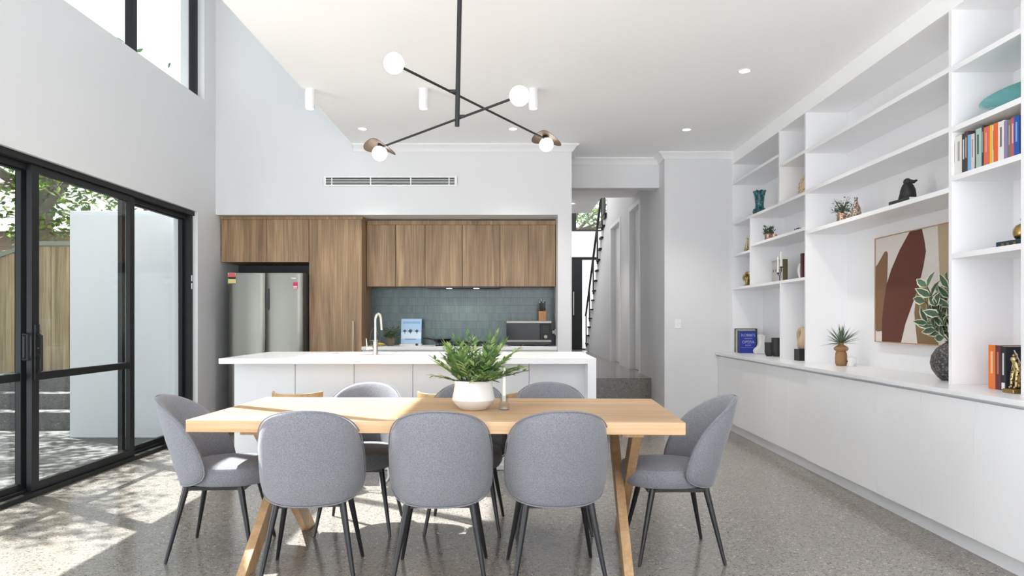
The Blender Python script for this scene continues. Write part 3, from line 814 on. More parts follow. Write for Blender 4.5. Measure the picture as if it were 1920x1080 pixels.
# ---------------------------------------------------------------- kitchen joinery
KX0, KX1 = -3.235, 0.503
YT = 7.95                       # face of the tall units
T0, T1 = -1.67, 0.49
def PXk(px, y): return PX(px, y)
# overhead cabinet above fridge
def wall_cab(name, label, x0, x1, y0, y1, z0, z1, splits, m='wood_cab', group=None, door_t=0.019):
    t = thing(name, label, 'cabinet', ((x0 + x1) / 2, y0, z0), group=group)
    cx = (x0 + x1) / 2; h = z1 - z0
    MB().box(x0 - cx, x1 - cx, door_t + 0.002, y1 - y0, 0, h).build('carcass', m, t, smooth=False)
    xs = [x0] + splits + [x1]
    for a_, b_ in zip(xs[:-1], xs[1:]):
        MB().box(a_ - cx + 0.0024, b_ - cx - 0.0024, 0, door_t, 0.0, h - 0.001).build('cabinet_door', m, t, smooth=False, bevel=0.001)
    return t
xf = PX(499, YT); xp = PX(579, YT)
wall_cab('overhead_cabinet', 'walnut two-door cabinet above the fridge', KX0, xp, YT, 8.5, 1.865, 2.34, [xf])
pt = wall_cab('pantry_cabinet', 'tall walnut pantry cabinet between the fridge and the sink bench', xp + 0.002, T0, YT, 8.5, 0.1, 2.34, [])
c0 = (xp + 0.002 + T0) / 2
bx('kickboard', 'wood_cab', xp - c0, T0 - c0, 0.05, 0.07, -0.1, 0, pt)
hd = MB(); hx = PX(663, YT) - c0
hd.tube([(hx, -0.03, 0.72), (hx, -0.03, 1.11)], 0.006, 10); hd.tube([(hx, 0, 0.76), (hx, -0.03, 0.76)], 0.005, 8); hd.tube([(hx, 0, 1.07), (hx, -0.03, 1.07)], 0.005, 8)
hd.build('handle', 'nickel', pt)
yu = 8.19
ux = [PX(v, yu) for v in (687, 741.5, 797, 867.4, 937.6, 990.4)]
ux[0] = T0 + 0.003
U1 = 0.498
UG = 'walnut wall cabinets above the teal tiles'
wall_cab('wall_cabinet', 'walnut two-door wall cabinet next to the pantry, above the tap', ux[0], ux[2] - 0.001, yu, 8.5, 1.605, 2.31, [ux[1]], group=UG)
hood = wall_cab('wall_cabinet', 'wide walnut wall cabinet over the cooktop with the lit range hood', ux[2] + 0.001, ux[4] - 0.001, yu, 8.5, 1.605, 2.31, [ux[3]], group=UG)
wall_cab('wall_cabinet', 'walnut two-door wall cabinet above the microwave', ux[4] + 0.001, U1, yu, 8.5, 1.605, 2.31, [ux[5]], group=UG)
ct = thing('cabinet_cornice', 'walnut capping strip along the tops of the kitchen cabinets', 'trim', (KX0, YT, 2.34))
bx('capping', 'wood_cab', 0, T0 - KX0 + 0.01, -0.012, 0.5, 0.0, 0.03, ct)
bx('capping', 'wood_cab', T0 - KX0 + 0.011, KX1 - KX0 - 0.002, yu - YT - 0.004, 0.5, -0.029, 0.02, ct)
hx0 = (ux[2] + ux[4]) / 2
rh = thing('range_hood', 'slim steel undermount range hood with two lit lamps beneath the cabinets', 'range hood', (hx0, 8.33, 1.605))
bx('hood_body', 'darkpanel', -0.42, 0.42, -0.11, 0.13, -0.018, -0.001, rh, 0.002)
for px in (842, 893):
    x = PX(px, 8.24) - hx0
    MB().lathe([(0.0001, -0.0225), (0.03, -0.0225), (0.034, -0.0185)], (x, -0.07, 0), 20).build('lamp_lens', 'lamp', rh)
    d = bpy.data.lights.new('hood_light', 'SPOT'); d.energy = 2.0; d.spot_size = 2.2; d.color = (1, 0.9, 0.75); d.shadow_soft_size = 0.03
    o = bpy.data.objects.new('hood_light', d); COL.objects.link(o); o.location = (hx0 + x, 8.24, 1.565)
# splashback
tag(MB().box(T0, 0.503, 8.498, 8.509, 0.90, 1.606).build('tiled_splashback', 'tiles', None, smooth=False), 'splashback of teal finger tiles between bench and wall cabinets', 'splashback')
# dark panel behind fridge
tag(MB().box(-3.25, xp, 8.495, 8.508, 0.0, 1.865).build('fridge_recess_panel', 'darkpanel', None, smooth=False), 'charcoal back panel inside the fridge recess', 'panel')
# back bench
tag(MB().box(T0 + 0.001, 0.502, 7.92, 8.497, 0.885, 0.925).build('kitchen_worktop', 'stone', None, smooth=False, bevel=0.002), 'white stone worktop along the teal tiled splashback', 'worktop')
bc = wall_cab('base_cabinet', 'white base cabinets under the back worktop, behind the island', T0 + 0.002, 0.50, 7.96, 8.49, 0.1, 0.884, [T0 + 0.54 * i for i in (1, 2, 3)], 'white')
bx('kickboard', 'white', -1.0, 1.0, 0.05, 0.07, -0.1, 0, bc)

# fridge
FX0, FX1, FY = -3.085, -2.275, 7.76
fg = thing('fridge', 'stainless steel side-by-side fridge in the walnut surround', 'fridge', ((FX0 + FX1) / 2, FY, 0))
hw = (FX1 - FX0) / 2
bx('body', 'dark', -hw + 0.008, hw + 0.008, 0.075, 0.70, 0.03, 1.735, fg, 0.004)
spl = PX(497, FY) - (FX0 + FX1) / 2
def fdoor(a, b, side):
    mb = MB(); n = 14; pts = []
    for i in range(n + 1):
        t = i / n; x = a + (b - a) * t
        ed = min(t, 1 - t)
        y = 0.018 * max(0, 1 - ed / 0.10) ** 2 - 0.010 * math.sin(PI * t)
        pts.append((x, y))
    pts += [(b, 0.07), (a, 0.07)]
    mb.prism(pts, 'Z', 0.05, 1.73)
    return mb.build('fridge_door', 'steel', fg)
dl = fdoor(-hw, spl - 0.003, 0); dr = fdoor(spl + 0.003, hw, 1)
bx('handle_recess', 'dark', spl + 0.02, spl + 0.045, -0.012, 0.0, 1.33, 1.56, dr, label='dark recessed grip in the right fridge door')
e1 = bx('energy_label', flat((0.72, 0.62, 0.25)), -hw + 0.006, -hw + 0.092, -0.013, 0.015, 1.61, 1.73, dl, label='energy rating label with a red star arch')
MB().prism([(0.0, 1.688), (0.086, 1.688), (0.086, 1.70), (0.07, 1.733), (0.016, 1.733), (0.0, 1.70)], 'Y', -0.0145, -0.013).build('label_star_arch', flat((0.68, 0.12, 0.15)), dl, smooth=False, loc=(-hw + 0.006, 0, 0))
bx('label_band', flat((0.01, 0.01, 0.01)), -hw + 0.008, -hw + 0.09, -0.0145, -0.013, 1.665, 1.688, dl)
bx('label_band', flat((0.01, 0.01, 0.01)), -hw + 0.008, -hw + 0.09, -0.0145, -0.013, 1.612, 1.618, dl)
s1 = bx('red_sticker', flat((0.55, 0.02, 0.11)), hw - 0.098, hw - 0.05, -0.0135, 0.0, 1.555, 1.63, dr, label='small crimson promotional sticker')
bx('sticker_band', 'trim', hw - 0.094, hw - 0.054, -0.0145, -0.0135, 1.563, 1.570, dr)
bx('sticker_band', 'trim', hw - 0.094, hw - 0.054, -0.0145, -0.0135, 1.578, 1.588, dr)
text('maker_badge', 'Haier', 0.028, (hw - 0.092, -0.0115, 1.674), (PI/2, 0, 0), 'chrome', dr)

# island
IX0, IX1, IY0, IY1, IZ = -2.29, 0.658, 5.58, 6.78, 0.92
wt = MB()
SX0, SX1, SY0, SY1 = -1.62, -0.98, 6.28, 6.66
wt.box(IX0, SX0, IY0, IY1, IZ - 0.042, IZ); wt.box(SX1, IX1, IY0, IY1, IZ - 0.042, IZ)
wt.box(SX0, SX1, IY0, SY0, IZ - 0.042, IZ); wt.box(SX0, SX1, SY1, IY1, IZ - 0.042, IZ)
wt.box(IX1 - 0.066, IX1, IY0, IY1, 0.0, IZ - 0.042)
tag(wt.build('island_worktop', 'stone', None, smooth=False), 'white stone island top with a waterfall end beside the steps', 'worktop')
ic = thing('island_cabinet', 'white panelled island cabinet below the stone top', 'cabinet', (-0.84, 5.8, 0))
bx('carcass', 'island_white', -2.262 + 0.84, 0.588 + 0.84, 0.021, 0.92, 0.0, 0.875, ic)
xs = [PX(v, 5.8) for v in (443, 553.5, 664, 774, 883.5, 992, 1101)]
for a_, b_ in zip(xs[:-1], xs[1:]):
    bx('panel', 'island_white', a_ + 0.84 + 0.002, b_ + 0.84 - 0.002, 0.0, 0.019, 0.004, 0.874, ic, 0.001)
sk = MB()
sk.box(SX0, SX1, SY0, SY1, 0.70, 0.705); sk.box(SX0 - 0.004, SX0, SY0, SY1, 0.70, 0.878); sk.box(SX1, SX1 + 0.004, SY0, SY1, 0.70, 0.878)
sk.box(SX0, SX1, SY0 - 0.004, SY0, 0.70, 0.878); sk.box(SX0, SX1, SY1, SY1 + 0.004, 0.70, 0.878)
tag(sk.build('kitchen_sink', 'steel', None, smooth=False), 'undermount steel sink sunk into the island top', 'sink')
# tap
tx, ty = PX(704, 6.2), 6.2
tp = thing('kitchen_tap', 'brushed nickel gooseneck tap standing on the island', 'tap', (tx, ty, IZ))
MB().lathe([(0.026, 0), (0.026, 0.004), (0.021, 0.006), (0.021, 0.11), (0.018, 0.118), (0.013, 0.12)], (0,0,0), 24).build('body', 'nickel', tp)
gp = [(0, 0, 0.115), (0, 0, 0.30)]
for i in range(1, 13):
    a = PI * i / 12 * 0.95
    gp.append((0.028 - 0.028 * math.cos(a), -0.02 * (1 - math.cos(a)), 0.30 + 0.052 * math.sin(a)))
gp.append((0.064, -0.05, 0.215))
MB().tube(gp, [0.0125] * 2 + [0.0125] * 12 + [0.0115], 14).build('spout', 'nickel', tp)
MB().tube([(-0.02, 0, 0.055), (-0.075, 0, 0.05)], 0.017, 16).tube([(-0.072, 0, 0.055), (-0.08, 0, 0.14)], [0.006, 0.004], 10).build('lever_handle', 'nickel', tp)

# bench items
BZ = 0.925
def bench(px): return PX(px, 8.2)
# wire rack
wr = thing('wire_basket', 'small wire basket on the back worktop behind the tap', 'basket', (bench(700), 8.25, BZ))
w = MB()
for z in (0.004, 0.06): w.tube([(-0.05, -0.05, z), (0.05, -0.05, z), (0.05, 0.05, z), (-0.05, 0.05, z)], 0.003, 6, closed=True)
for x in (-0.05, -0.025, 0, 0.025, 0.05):
    w.tube([(x, -0.05, 0.004), (x, -0.05, 0.06)], 0.002, 5); w.tube([(x, 0.05, 0.004), (x, 0.05, 0.06)], 0.002, 5)
hp = [(0.05 * math.cos(PI - PI * i / 12), 0, 0.06 + 0.14 * math.sin(PI * i / 12)) for i in range(13)]
w.tube(hp, 0.0035, 6); w.build('wire_frame', 'chrome', wr)
# fruit plate
fp = thing('fruit_plate', 'small yellow plate beside the potted plant on the back worktop', 'plate', (bench(715), 8.1, BZ))
MB().lathe([(0.0001, 0.002), (0.03, 0.0), (0.03, 0.004), (0.065, 0.02), (0.067, 0.023), (0.03, 0.010), (0.0001, 0.008)], (0,0,0), 24).build('dish', flat((0.6, 0.5, 0.2)), fp)
def banana(x, y, rz, lab):
    b = thing('banana', lab, 'banana', (x, y, BZ + 0.012), rz, group='bananas on the worktop plate')
    pts = [(-0.05 + 0.1 * i / 8, 0.03 * math.sin(PI * i / 8), 0.012) for i in range(9)]
    MB().tube(pts, [0.004, 0.009, 0.012, 0.013, 0.013, 0.013, 0.012, 0.008, 0.004], 10).build('fruit', flat((0.75, 0.55, 0.08)), b)
banana(bench(715), 8.085, 0.1, 'yellow banana lying on the small worktop plate')
# herb pot
def bush(t, mat_, n, rx, rz, z0, L, W, seed, stem_n=8, name='foliage', updir=0.6, out=0.7):
    r = random.Random(seed); mb = MB()
    for i in range(n):
        a = r.uniform(0, 2*PI); e = r.uniform(-0.15, 1.0)
        rad = r.uniform(0.2, 1)
        p = Vector((rx * rad * math.cos(a) * math.cos(e), rx * rad * math.sin(a) * math.cos(e), z0 + rz * rad * math.sin(max(e, -0.1)) ))
        d = Vector((math.cos(a) * out, math.sin(a) * out, updir * r.uniform(-0.3, 1.2)))
        mb.leaf(p, d, (r.uniform(-.4,.4), r.uniform(-.4,.4), 1), L * r.uniform(0.6, 1.2), W * r.uniform(0.7, 1.2), 0.2, r.uniform(0, 0.3))
    fo = mb.build(name, mat_, t)
    s = MB()
    for i in range(stem_n):
        a = r.uniform(0, 2*PI); q = r.uniform(0.3, 0.9)
        s.tube([(0, 0, z0 - 0.03), (rx*q*0.4*math.cos(a), rx*q*0.4*math.sin(a), z0 + rz*0.3), (rx*q*math.cos(a), rx*q*math.sin(a), z0 + rz*q)], [0.003, 0.0025, 0.0015], 5)
    s.build('stems', 'stem', t)
    return fo
hp_ = thing('potted_herb', 'leafy herb in a rough brown pot beside the blue cookbook', 'potted plant', (bench(733), 8.16, BZ))
MB().lathe([(0.03, 0), (0.048, 0.02), (0.055, 0.05), (0.048, 0.082), (0.05, 0.09), (0.044, 0.09), (0.044, 0.075), (0.0001, 0.075)], (0,0,0), 28).build('pot', flat((0.16, 0.12, 0.09), 0.8), hp_)
bush(hp_, 'leafdark', 190, 0.10, 0.16, 0.10, 0.045, 0.02, 5)
# cookbook on stand
cb = thing('recipe_book', 'blue recipe book with palm trees on its cover, propped on a stand', 'book', (bench(769), 8.27, BZ + 0.02))
mt = Matrix.Rotation(-0.16, 4, 'X')
MB().box(-0.115, 0.115, 0.002, 0.022, 0.0, 0.29, mt).build('pages', 'paper', cb, smooth=False)
MB().box(-0.118, 0.118, -0.001, 0.002, 0.0, 0.293, mt).build('front_cover', flat((0.36, 0.53, 0.72)), cb, smooth=False)
MB().box(-0.10, 0.10, -0.002, -0.001, 0.235, 0.262, mt).build('title_strip', flat((0.22, 0.38, 0.60)), cb, smooth=False)
MB().box(-0.116, 0.116, -0.0018, -0.001, 0.06, 0.135, mt).build('cover_sea', flat((0.62, 0.72, 0.86)), cb, smooth=False)
MB().box(-0.07, 0.06, -0.0024, -0.0018, 0.05, 0.056, mt).build('caption_line', flat((0.04, 0.06, 0.1)), cb, smooth=False)
for cx_, r_ in ((-0.075, 0.022), (-0.01, 0.03), (0.065, 0.024)):
    m_ = MB(); k = 11
    m_.prism([(cx_ + r_ * math.cos(2*PI*i/k) * (1.0 if i % 2 else 0.65), 0.15 + r_ * 0.8 * math.sin(2*PI*i/k) * (1.0 if i % 2 else 0.7)) for i in range(k)], 'Y', -0.0028, -0.0012)
    m_.box(cx_ - 0.003, cx_ + 0.003, -0.0028, -0.0012, 0.115, 0.145)
    m_.v = [tuple(mt @ Vector(v)) for v in m_.v]
    m_.build('cover_tree', flat((0.03, 0.06, 0.04)), cb, smooth=False)
sd = thing('book_stand', 'pale wooden stand holding the blue recipe book', 'book stand', (bench(769), 8.25, BZ))
bx('ledge', 'cream', -0.125, 0.125, -0.03, 0.06, 0.0, 0.019, sd, 0.002)
MB().box(-0.09, 0.09, 0.05, 0.06, 0.02, 0.25, Matrix.Translation((0,0.0,0)) @ Matrix.Rotation(-0.16, 4, 'X')).build('back_rest', 'cream', sd, smooth=False)
MB().lathe([(0.0001, 0), (0.012, 0.004), (0.016, 0.014), (0.012, 0.024), (0.0001, 0.028)], (0.075, -0.045, 0.0), 16).build('knob', 'dark', sd)
# cooktop
ck = thing('gas_cooktop', 'black gas cooktop with cast iron trivets on the back worktop', 'cooktop', (bench(868), 8.22, BZ))
bx('glass_top', 'screen', -0.30, 0.36, -0.22, 0.24, 0.0, 0.008, ck, 0.002)
for cx_ in (-0.2, 0.03, 0.26):
    tv = MB()
    for dy in (-0.15, 0.15):
        tv.box(cx_ - 0.10, cx_ + 0.10, dy - 0.006, dy + 0.006, 0.030, 0.042); 
    for dx in (-0.09, 0, 0.09): tv.box(cx_ + dx - 0.005, cx_ + dx + 0.005, -0.15, 0.15, 0.030, 0.041)
    for dx in (-0.09, 0.09):
        for dy in (-0.15, 0.15): tv.box(cx_ + dx - 0.006, cx_ + dx + 0.006, dy - 0.006, dy + 0.006, 0.008, 0.03)
    tv.build('trivet', 'blackmat', ck, smooth=False)
    MB().lathe([(0.035, 0.008), (0.035, 0.02), (0.028, 0.026), (0.0001, 0.027)], (cx_, 0, 0), 20).build('burner', 'dark', ck)
kt = thing('frying_pan', 'black frying pan resting on the left of the cooktop', 'pan', (bench(828), 8.2, BZ + 0.043))
MB().lathe([(0.0001, 0), (0.08, 0), (0.105, 0.035), (0.108, 0.035), (0.082, -0.0), (0.0001, 0.004)], (0,0,0), 28).build('pan_body', 'blackmat', kt)
MB().tube([(-0.1, -0.02, 0.03), (-0.2, -0.06, 0.05)], [0.009, 0.011], 8).build('handle', 'blackmat', kt)
# microwave
mw = thing('microwave', 'black and steel microwave oven at the right end of the worktop', 'microwave', (bench(991.5), 8.12, BZ))
W = 0.255
bx('body', 'dark', -W, W, 0.012, 0.34, 0.012, 0.285, mw, 0.003)
bx('steel_band', 'steel', -W, W, 0.0, 0.012, 0.258, 0.285, mw, 0.001, 'steel strip along the top of the microwave')
bx('steel_band', 'steel', -W, W, 0.0, 0.012, 0.045, 0.068, mw, 0.001, 'steel strip under the microwave door')
bx('door_window', 'screen', -W, 0.125, -0.002, 0.012, 0.069, 0.257, mw, 0.002)
cp = bx('control_panel', 'blackmat', 0.127, W, -0.001, 0.012, 0.069, 0.257, mw, 0.001)
MB().lathe([(0.022, 0), (0.022, 0.012), (0.018, 0.016), (0.0001, 0.016)], (0,0,0), 24, Matrix.Rotation(PI/2, 4, 'X')).build('dial', 'steel', cp, loc=(0.19, -0.001, 0.105))
for i in range(4):
    bx('button', 'dark', 0.15, 0.23, -0.0025, -0.001, 0.15 + i * 0.022, 0.163 + i * 0.022, cp)
for dx in (-0.2, 0.2): MB().lathe([(0.015, 0), (0.015, 0.012)], (dx, 0.06, 0), 12).lathe([(0.015, 0), (0.015, 0.012)], (dx, 0.3, 0), 12).build('foot', 'blackmat', mw)
# knife block on the microwave
kx = bench(1017)
kb = thing('knife_block', 'wooden knife block standing on top of the microwave', 'knife block', (kx, 8.24, BZ + 0.2855))
m_ = MB(); m_.prism([(-0.04, 0.0), (0.06, 0.0), (0.075, 0.15), (-0.02, 0.11)], 'X', -0.043, 0.043); m_.build('block', wood('knife_block_wood', (0.30, 0.12, 0.04), (0.42, 0.19, 0.07), (0.5, 0.25, 0.1)), kb, smooth=False, bevel=0.003)
for i, dx in enumerate((-0.028, -0.01, 0.01, 0.028)):
    for j in range(2):
        if j and i in (0, 3): continue
        y0 = 0.0 + j * 0.035; z0 = 0.118 + j * 0.015
        k = MB().box(dx - 0.007, dx + 0.007, y0 - 0.01, y0 + 0.008, z0, z0 + 0.085 + 0.02 * (i % 2)).build('knife_handle', 'blackmat', kb, smooth=False, bevel=0.003)
        MB().box(dx - 0.007, dx + 0.007, y0 - 0.01, y0 + 0.008, z0 + 0.086 + 0.02 * (i % 2), z0 + 0.105 + 0.02 * (i % 2)).build('handle_cap', 'steel', k, smooth=False, bevel=0.003)
# socket on kitchen side wall
so = thing('power_outlet', 'white power outlet with a plug on the side wall by the microwave', 'outlet', (0.503, 8.3, 1.08))
MB().box(-0.008, 0, -0.055, 0.055, -0.035, 0.035).build('plate', 'trim', so, smooth=False, bevel=0.002)
MB().box(-0.04, -0.0085, -0.03, 0.0, -0.018, 0.018).build('plug', 'trim', so, smooth=False, bevel=0.004)

# ---------------------------------------------------------------- bar stools
def make_stool(x, lab):
    t = thing('bar_stool', lab, 'bar stool', (x, 5.33, 0), group='ash bar stools along the island')
    s = MB(); n = 40; prof = [(0.0, 0.60), (0.75, 0.600), (0.96, 0.606), (1.0, 0.62), (0.98, 0.632), (0.8, 0.632), (0.0, 0.626)]
    b = 0
    for sc_, z in prof:
        for j in range(n):
            a = 2*PI*j/n
            c_, s_ = math.cos(a), math.sin(a)
            e = 2/2.8
            s.v.append((0.185*max(sc_, 1e-4)*math.copysign(abs(c_)**e, c_), 0.175*max(sc_, 1e-4)*math.copysign(abs(s_)**e, s_), z))
    for i in range(len(prof)-1):
        for j in range(n): s.face((i*n+j, i*n+(j+1) % n, (i+1)*n+(j+1) % n, (i+1)*n+j))
    s.build('seat', 'wood_stool', t)
    # low curved back band, open towards the island
    b_ = MB(); n = 30; ri, ro = 0.172, 0.188
    ring = []
    for i in range(n + 1):
        a = PI + PI * 1.0 * i / n
        up = 0.006 * (abs(math.cos(a)) ** 3)
        ring.append((a, up))
    for a, up in ring:
        for rr, z in ((ro, 0.633), (ro, 0.684 + up), (ri, 0.684 + up), (ri, 0.633)):
            b_.v.append((rr*math.cos(a), 0.90 * rr*math.sin(a), z))
    for i in range(n):
        for k in range(4): b_.face((i*4+k, i*4+(k+1) % 4, (i+1)*4+(k+1) % 4, (i+1)*4+k))
    b_.face((0,1,2,3)); b_.face((n*4+3, n*4+2, n*4+1, n*4))
    b_.build('back_band', 'wood_stool', t, bevel=0.003)
    for sg in (-1, 1):
        m_ = MB()
        x1 = 0.15 * sg
        m_.tube([(0.12*sg, -0.11, 0.60), (x1, -0.165, 0.03), (x1, -0.15, 0.008), (x1, -0.13, 0.008), (x1, 0.13, 0.008), (x1, 0.15, 0.008), (x1, 0.165, 0.03), (0.12*sg, 0.11, 0.60)], 0.008, 8)
        m_.build('sled_leg', 'trim', t)
    MB().tube([(-0.145, -0.152, 0.17), (0.145, -0.152, 0.17)], 0.007, 8).build('footrest', 'trim', t)
    return t
make_stool(PX(549, 5.2), 'ash bar stool at the left end of the island')
make_stool(PX(677, 5.2), 'ash bar stool second from the left, behind the left far chair')
make_stool(PX(827, 5.2), 'ash bar stool behind the white planter')
make_stool(PX(926.5, 5.2), 'ash bar stool behind the candle holder, rightmost of the row')
# ---------------------------------------------------------------- dining table
TR = math.radians(-2.3)
TC = Vector((-0.350, 3.812, 0))
tb = thing('dining_table', 'long light oak dining table on splayed crossed timber legs', 'table', TC, TR)
MB().box(-1.165, 1.165, -0.50, 0.50, 0.693, 0.75).build('tabletop', 'wood_table', tb, smooth=False, bevel=0.0025)
def beam(x, a, b, w, t):
    """bar in the YZ plane at x, from a=(y,z) to b, ends cut level"""
    d = Vector((b[0]-a[0], b[1]-a[1])).normalized()
    k = w / 2 / abs(d.y) if abs(d.y) > 1e-6 else w / 2
    return [(a[0]-k, a[1]), (a[0]+k, a[1]), (b[0]+k, b[1]), (b[0]-k, b[1])]
for x in (-0.885, 0.935):
    w1_ = 0.09
    MB().prism(beam(x, (-0.44, 0.0), (0.36, 0.692), w1_, 0), 'X', x - 0.045, x + 0.0).build('leg', 'wood_leg', tb, smooth=False, bevel=0.003)
    MB().prism(beam(x, (0.36, 0.0), (-0.36, 0.692), w1_, 0), 'X', x + 0.0005, x + 0.045).build('leg', 'wood_leg', tb, smooth=False, bevel=0.003)
    MB().box(x - 0.05, x + 0.05, -0.43, 0.43, 0.6705, 0.6925).build('cleat', 'wood_leg', tb, smooth=False)

# ---------------------------------------------------------------- dining chairs
def make_chair(label):
    t = thing('dining_chair', label, 'chair', (0, 0, 0), group='grey upholstered dining chairs around the table')
    # backrest shell
    Rr, cy, half, cz = 0.234, 0.032, math.radians(84), 0.51
    def P(u, v, off):
        low = max(0.0, 0.46 - v)
        rad = Rr * (1 - 0.55 * low) + off
        ang = u / Rr
        lean = 0.30 * max(0.0, v - 0.42) + 0.04 * max(0.0, 0.42 - v)
        return (rad * math.sin(ang), cy - rad * math.cos(ang) * (1.0 + 0.0) - lean, v)
    def outl(phi, r):
        c, s = math.cos(phi), math.sin(phi)
        if s >= 0: e, hh = 2 / 2.15, 0.315
        else: e, hh = 2 / 3.0, 0.142
        u = r * half * Rr * math.copysign(abs(c) ** e, c)
        v = cz + r * hh * math.copysign(abs(s) ** e, s)
        return u, v
    rings = [0, 0.2, 0.4, 0.6, 0.78, 0.9, 0.965, 1.0]; n = 72
    mb = MB()
    for side in (1, -1):
        for r in rings[:-1] if side == -1 else rings:
            h = 0.024 * math.sqrt(max(0, 1 - r ** 6)) if r < 1 else 0
            for j in range(n):
                u, v = outl(2 * PI * j / n + 0.0001, r)
                mb.v.append(P(u, v, side * h))
    k = len(rings)
    def I(side, i, j):
        j %= n
        if side == 1: return i * n + j
        return (k + i) * n + j if i < k - 1 else (k - 1) * n + j
    for side in (1, -1):
        for i in range(k - 1):
            for j in range(n):
                q = (I(side, i, j), I(side, i, j+1), I(side, i+1, j+1), I(side, i+1, j))
                mb.face(q if side == 1 else q[::-1])
    bk = mb.build('backrest', 'fabric', t)
    for e in bk.data.edges: pass
    bk.data.attributes  # smooth all round
    for a_ in [a_ for a_ in bk.data.attributes if a_.name == 'sharp_edge']: bk.data.attributes.remove(a_)
    for so, nm in ((0.0075, 'piping'),):
        pts = []
        for j in range(96):
            u, v = outl(2 * PI * j / 96, 0.992); pts.append(P(u, v, 0.012))
        MB().tube(pts, 0.0032, 6, closed=True).build(nm, 'fabric', bk)
    # seat cushion
    s = MB(); n = 56
    prof = [(0.0, 0.372), (0.80, 0.372), (0.93, 0.380), (0.985, 0.400), (1.0, 0.425), (0.985, 0.450), (0.94, 0.467), (0.82, 0.478), (0.5, 0.484), (0.0, 0.486)]
    for sc_, z in prof:
        sc_ = max(sc_, 1e-4)
        for j in range(n):
            a = 2*PI*j/n; c_, s_ = math.cos(a), math.sin(a)
            e = 2/2.7
            x = 0.222 * sc_ * math.copysign(abs(c_)**e, c_); y = 0.226 * sc_ * math.copysign(abs(s_)**e, s_) + 0.045
            if y < 0.045: x *= 1 - 0.12 * ((0.045 - y) / 0.226) ** 2
            s.v.append((x, y, z))
    for i in range(len(prof)-1):
        for j in range(n): s.face((i*n+j, i*n+(j+1) % n, (i+1)*n+(j+1) % n, (i+1)*n+j))
    st_ = s.build('seat', 'fabric', t)
    f = MB()
    f.box(-0.16, 0.16, 0.13, 0.16, 0.352, 0.371); f.box(-0.16, 0.16, -0.14, -0.11, 0.352, 0.371)
    f.box(-0.16, -0.13, -0.11, 0.13, 0.352, 0.371); f.box(0.13, 0.16, -0.11, 0.13, 0.352, 0.371)
    f.build('seat_frame', 'legblack', t, smooth=False)
    for sx in (-1, 1):
        for sy in (-1, 1):
            a = Vector((0.15 * sx, 0.135 * sy, 0.37)); b = Vector((0.212 * sx, 0.212 * sy, 0.010))
            l = MB().tube([a, b], [0.0165, 0.0088], 16).build('leg', 'legblack', t)
            MB().tube([b, b + Vector((0.0015*sx, 0.0015*sy, -0.0095))], 0.0082, 12).build('foot_glide', 'dark', l)
    return t
chair = make_chair('grey dining chair with its back to the viewer, leftmost of the near row')
chair.location = (-0.955, 3.445, 0); chair.rotation_euler.z = math.radians(7)
for x, y, rz, lab in (
    (-0.338, 3.435, 2, 'grey dining chair with its back to the viewer, middle of the near row'),
    (0.206, 3.44, 4, 'grey dining chair with its back to the viewer, rightmost of the near row'),
    (-1.535, 3.80, -86, 'grey dining chair at the left end of the table, beside the glass doors'),
    (0.842, 3.76, 91, 'grey dining chair at the right end of the table, its back to the bookcase'),
    (-0.90, 4.235, 180, 'grey dining chair on the far side of the table, leftmost of the far row'),
    (-0.275, 4.235, 178, 'grey dining chair on the far side of the table, behind the white planter'),
    (0.235, 4.235, 181, 'grey dining chair on the far side of the table, right of the candle holder')):
    c = copy_tree(chair)
    c.location = (x, y, 0); c.rotation_euler.z = math.radians(rz); c['label'] = lab

